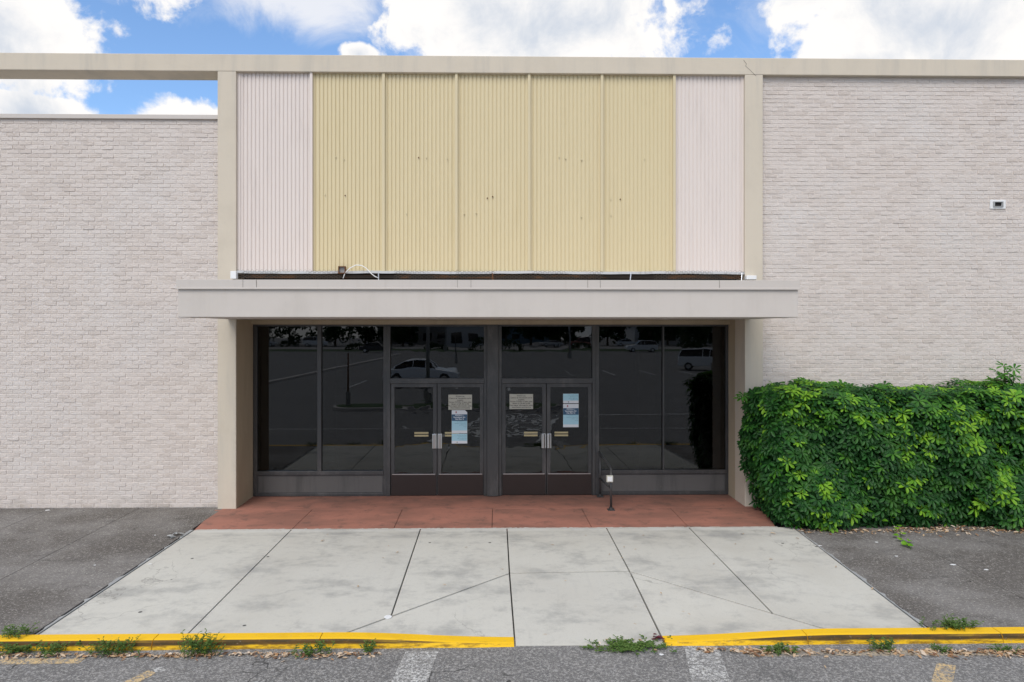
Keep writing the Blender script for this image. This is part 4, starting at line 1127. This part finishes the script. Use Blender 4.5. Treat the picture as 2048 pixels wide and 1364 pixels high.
# cloud banks as soft ellipsoids of direction, their edges broken by fractal noise
banks = [  # px, py, half-width px, half-height px, weight
    (0, 30, 128, 125, 1.0), (45, 250, 140, 60, 1.0), (392, 268, 98, 60, 1.0), (717, 108, 38, 20, .8),
    (1065, 50, 290, 120, 1.1), (1000, 190, 270, 80, 1.0), (1920, 40, 215, 110, 1), (1730, 128, 120, 40, 1), (2150, -100, 400, 180, 1), (1080, -150, 300, 130, 1), (100, -200, 300, 120, .9)]
acc = None
mp = nd(nt, 'ShaderNodeMapping'); l(dirv, mp.inputs[0]); mp.inputs['Scale'].default_value = (1, 1, 1)
for px, py, hw, hh, wt in banks:
    d0 = ray(px, py).normalized(); kk = d0.y
    s = nd(nt, 'ShaderNodeVectorMath', operation='SUBTRACT'); l(dirv, s.inputs[0]); s.inputs[1].default_value = d0
    k = nd(nt, 'ShaderNodeVectorMath', operation='MULTIPLY'); l(s.outputs[0], k.inputs[0]); k.inputs[1].default_value = (F / hw, F / hw * .4, F / hh)
    ln_ = nd(nt, 'ShaderNodeVectorMath', operation='LENGTH'); l(k.outputs[0], ln_.inputs[0])
    v_ = mth('MULTIPLY', mth('SUBTRACT', 1.0, ln_.outputs['Value']), wt)
    v_ = mth('MAXIMUM', v_, -1.0)
    acc = v_ if acc is None else mth('MAXIMUM', acc, v_)
big = mth('MULTIPLY', mth('SUBTRACT', wn(2.2, 3, .5, dirv), .50), 6)      # rest of the sky: broken cloud
sy = nd(nt, 'ShaderNodeSeparateXYZ'); l(dirv, sy.inputs[0])
away = mr(sy.outputs['Y'], .75, .45)
acc = mth('ADD', mth('MULTIPLY', acc, mth('SUBTRACT', 1.0, away)), mth('MULTIPLY', mth('ADD', big, .25), away))
puff = mth('MULTIPLY', mth('SUBTRACT', wn(16, 10, .60, dirv, .2), .5), 1.5)
dens = mth('ADD', acc, puff)
mask = mr(dens, .0, .26)
wd = nd(nt, 'ShaderNodeVectorMath', operation='SUBTRACT'); l(dirv, wd.inputs[0]); wd.inputs[1].default_value = ray(610, -5).normalized()
wk_ = nd(nt, 'ShaderNodeVectorMath', operation='MULTIPLY'); l(wd.outputs[0], wk_.inputs[0]); wk_.inputs[1].default_value = (F / 170, 3, F / 75)
wl_ = nd(nt, 'ShaderNodeVectorMath', operation='LENGTH'); l(wk_.outputs[0], wl_.inputs[0])
wisp = mr(mth('ADD', mth('MAXIMUM', mth('SUBTRACT', 1.0, wl_.outputs['Value']), mth('MULTIPLY', acc, .8)), mth('MULTIPLY', mth('SUBTRACT', wn(9, 8, .62, dirv, .6), .5), 1.6)), -.05, .7, 0, .75)
mask = mth('MAXIMUM', mth('MAXIMUM', mask, wisp), mr(sy.outputs['Z'], .14, .02))
shade = mr(mth('ADD', mth('MULTIPLY', acc, .35), mth('MULTIPLY', wn(9, 7, .62, dirv, .3), .9)), .52, .88)
cc = nd(nt, 'ShaderNodeMix', data_type='RGBA'); l(shade, cc.inputs['Factor']); cc.inputs['A'].default_value = (8.3, 8.1, 7.9, 1); cc.inputs['B'].default_value = (4.9, 5.4, 6.2, 1)
skm = nd(nt, 'ShaderNodeMix', data_type='RGBA', blend_type='MULTIPLY'); skm.inputs['Factor'].default_value = 1; l(sky.outputs[0], skm.inputs['A']); skm.inputs['B'].default_value = (1.32, 1.52, 1.70, 1)
mx = nd(nt, 'ShaderNodeMix', data_type='RGBA'); l(mask, mx.inputs['Factor']); l(skm.outputs['Result'], mx.inputs['A']); l(cc.outputs['Result'], mx.inputs['B'])
l(mx.outputs['Result'], bg.inputs['Color'])
sd = bpy.data.lights.new('sun', 'SUN'); so = bpy.data.objects.new('sun', sd); C.objects.link(so)
sd.energy = 1.9; sd.angle = rad(38); sd.color = (1, .94, .86)
az = rad(SA); el = rad(SE); sdir = Vector((math.sin(az) * math.cos(el), math.cos(az) * math.cos(el), math.sin(el)))
so.rotation_euler = sdir.to_track_quat('Z', 'Y').to_euler()

sc_ = bpy.context.scene
sc_.view_settings.view_transform = 'Standard'; sc_.view_settings.look = 'None'; sc_.view_settings.exposure = .33; sc_.view_settings.gamma = 1
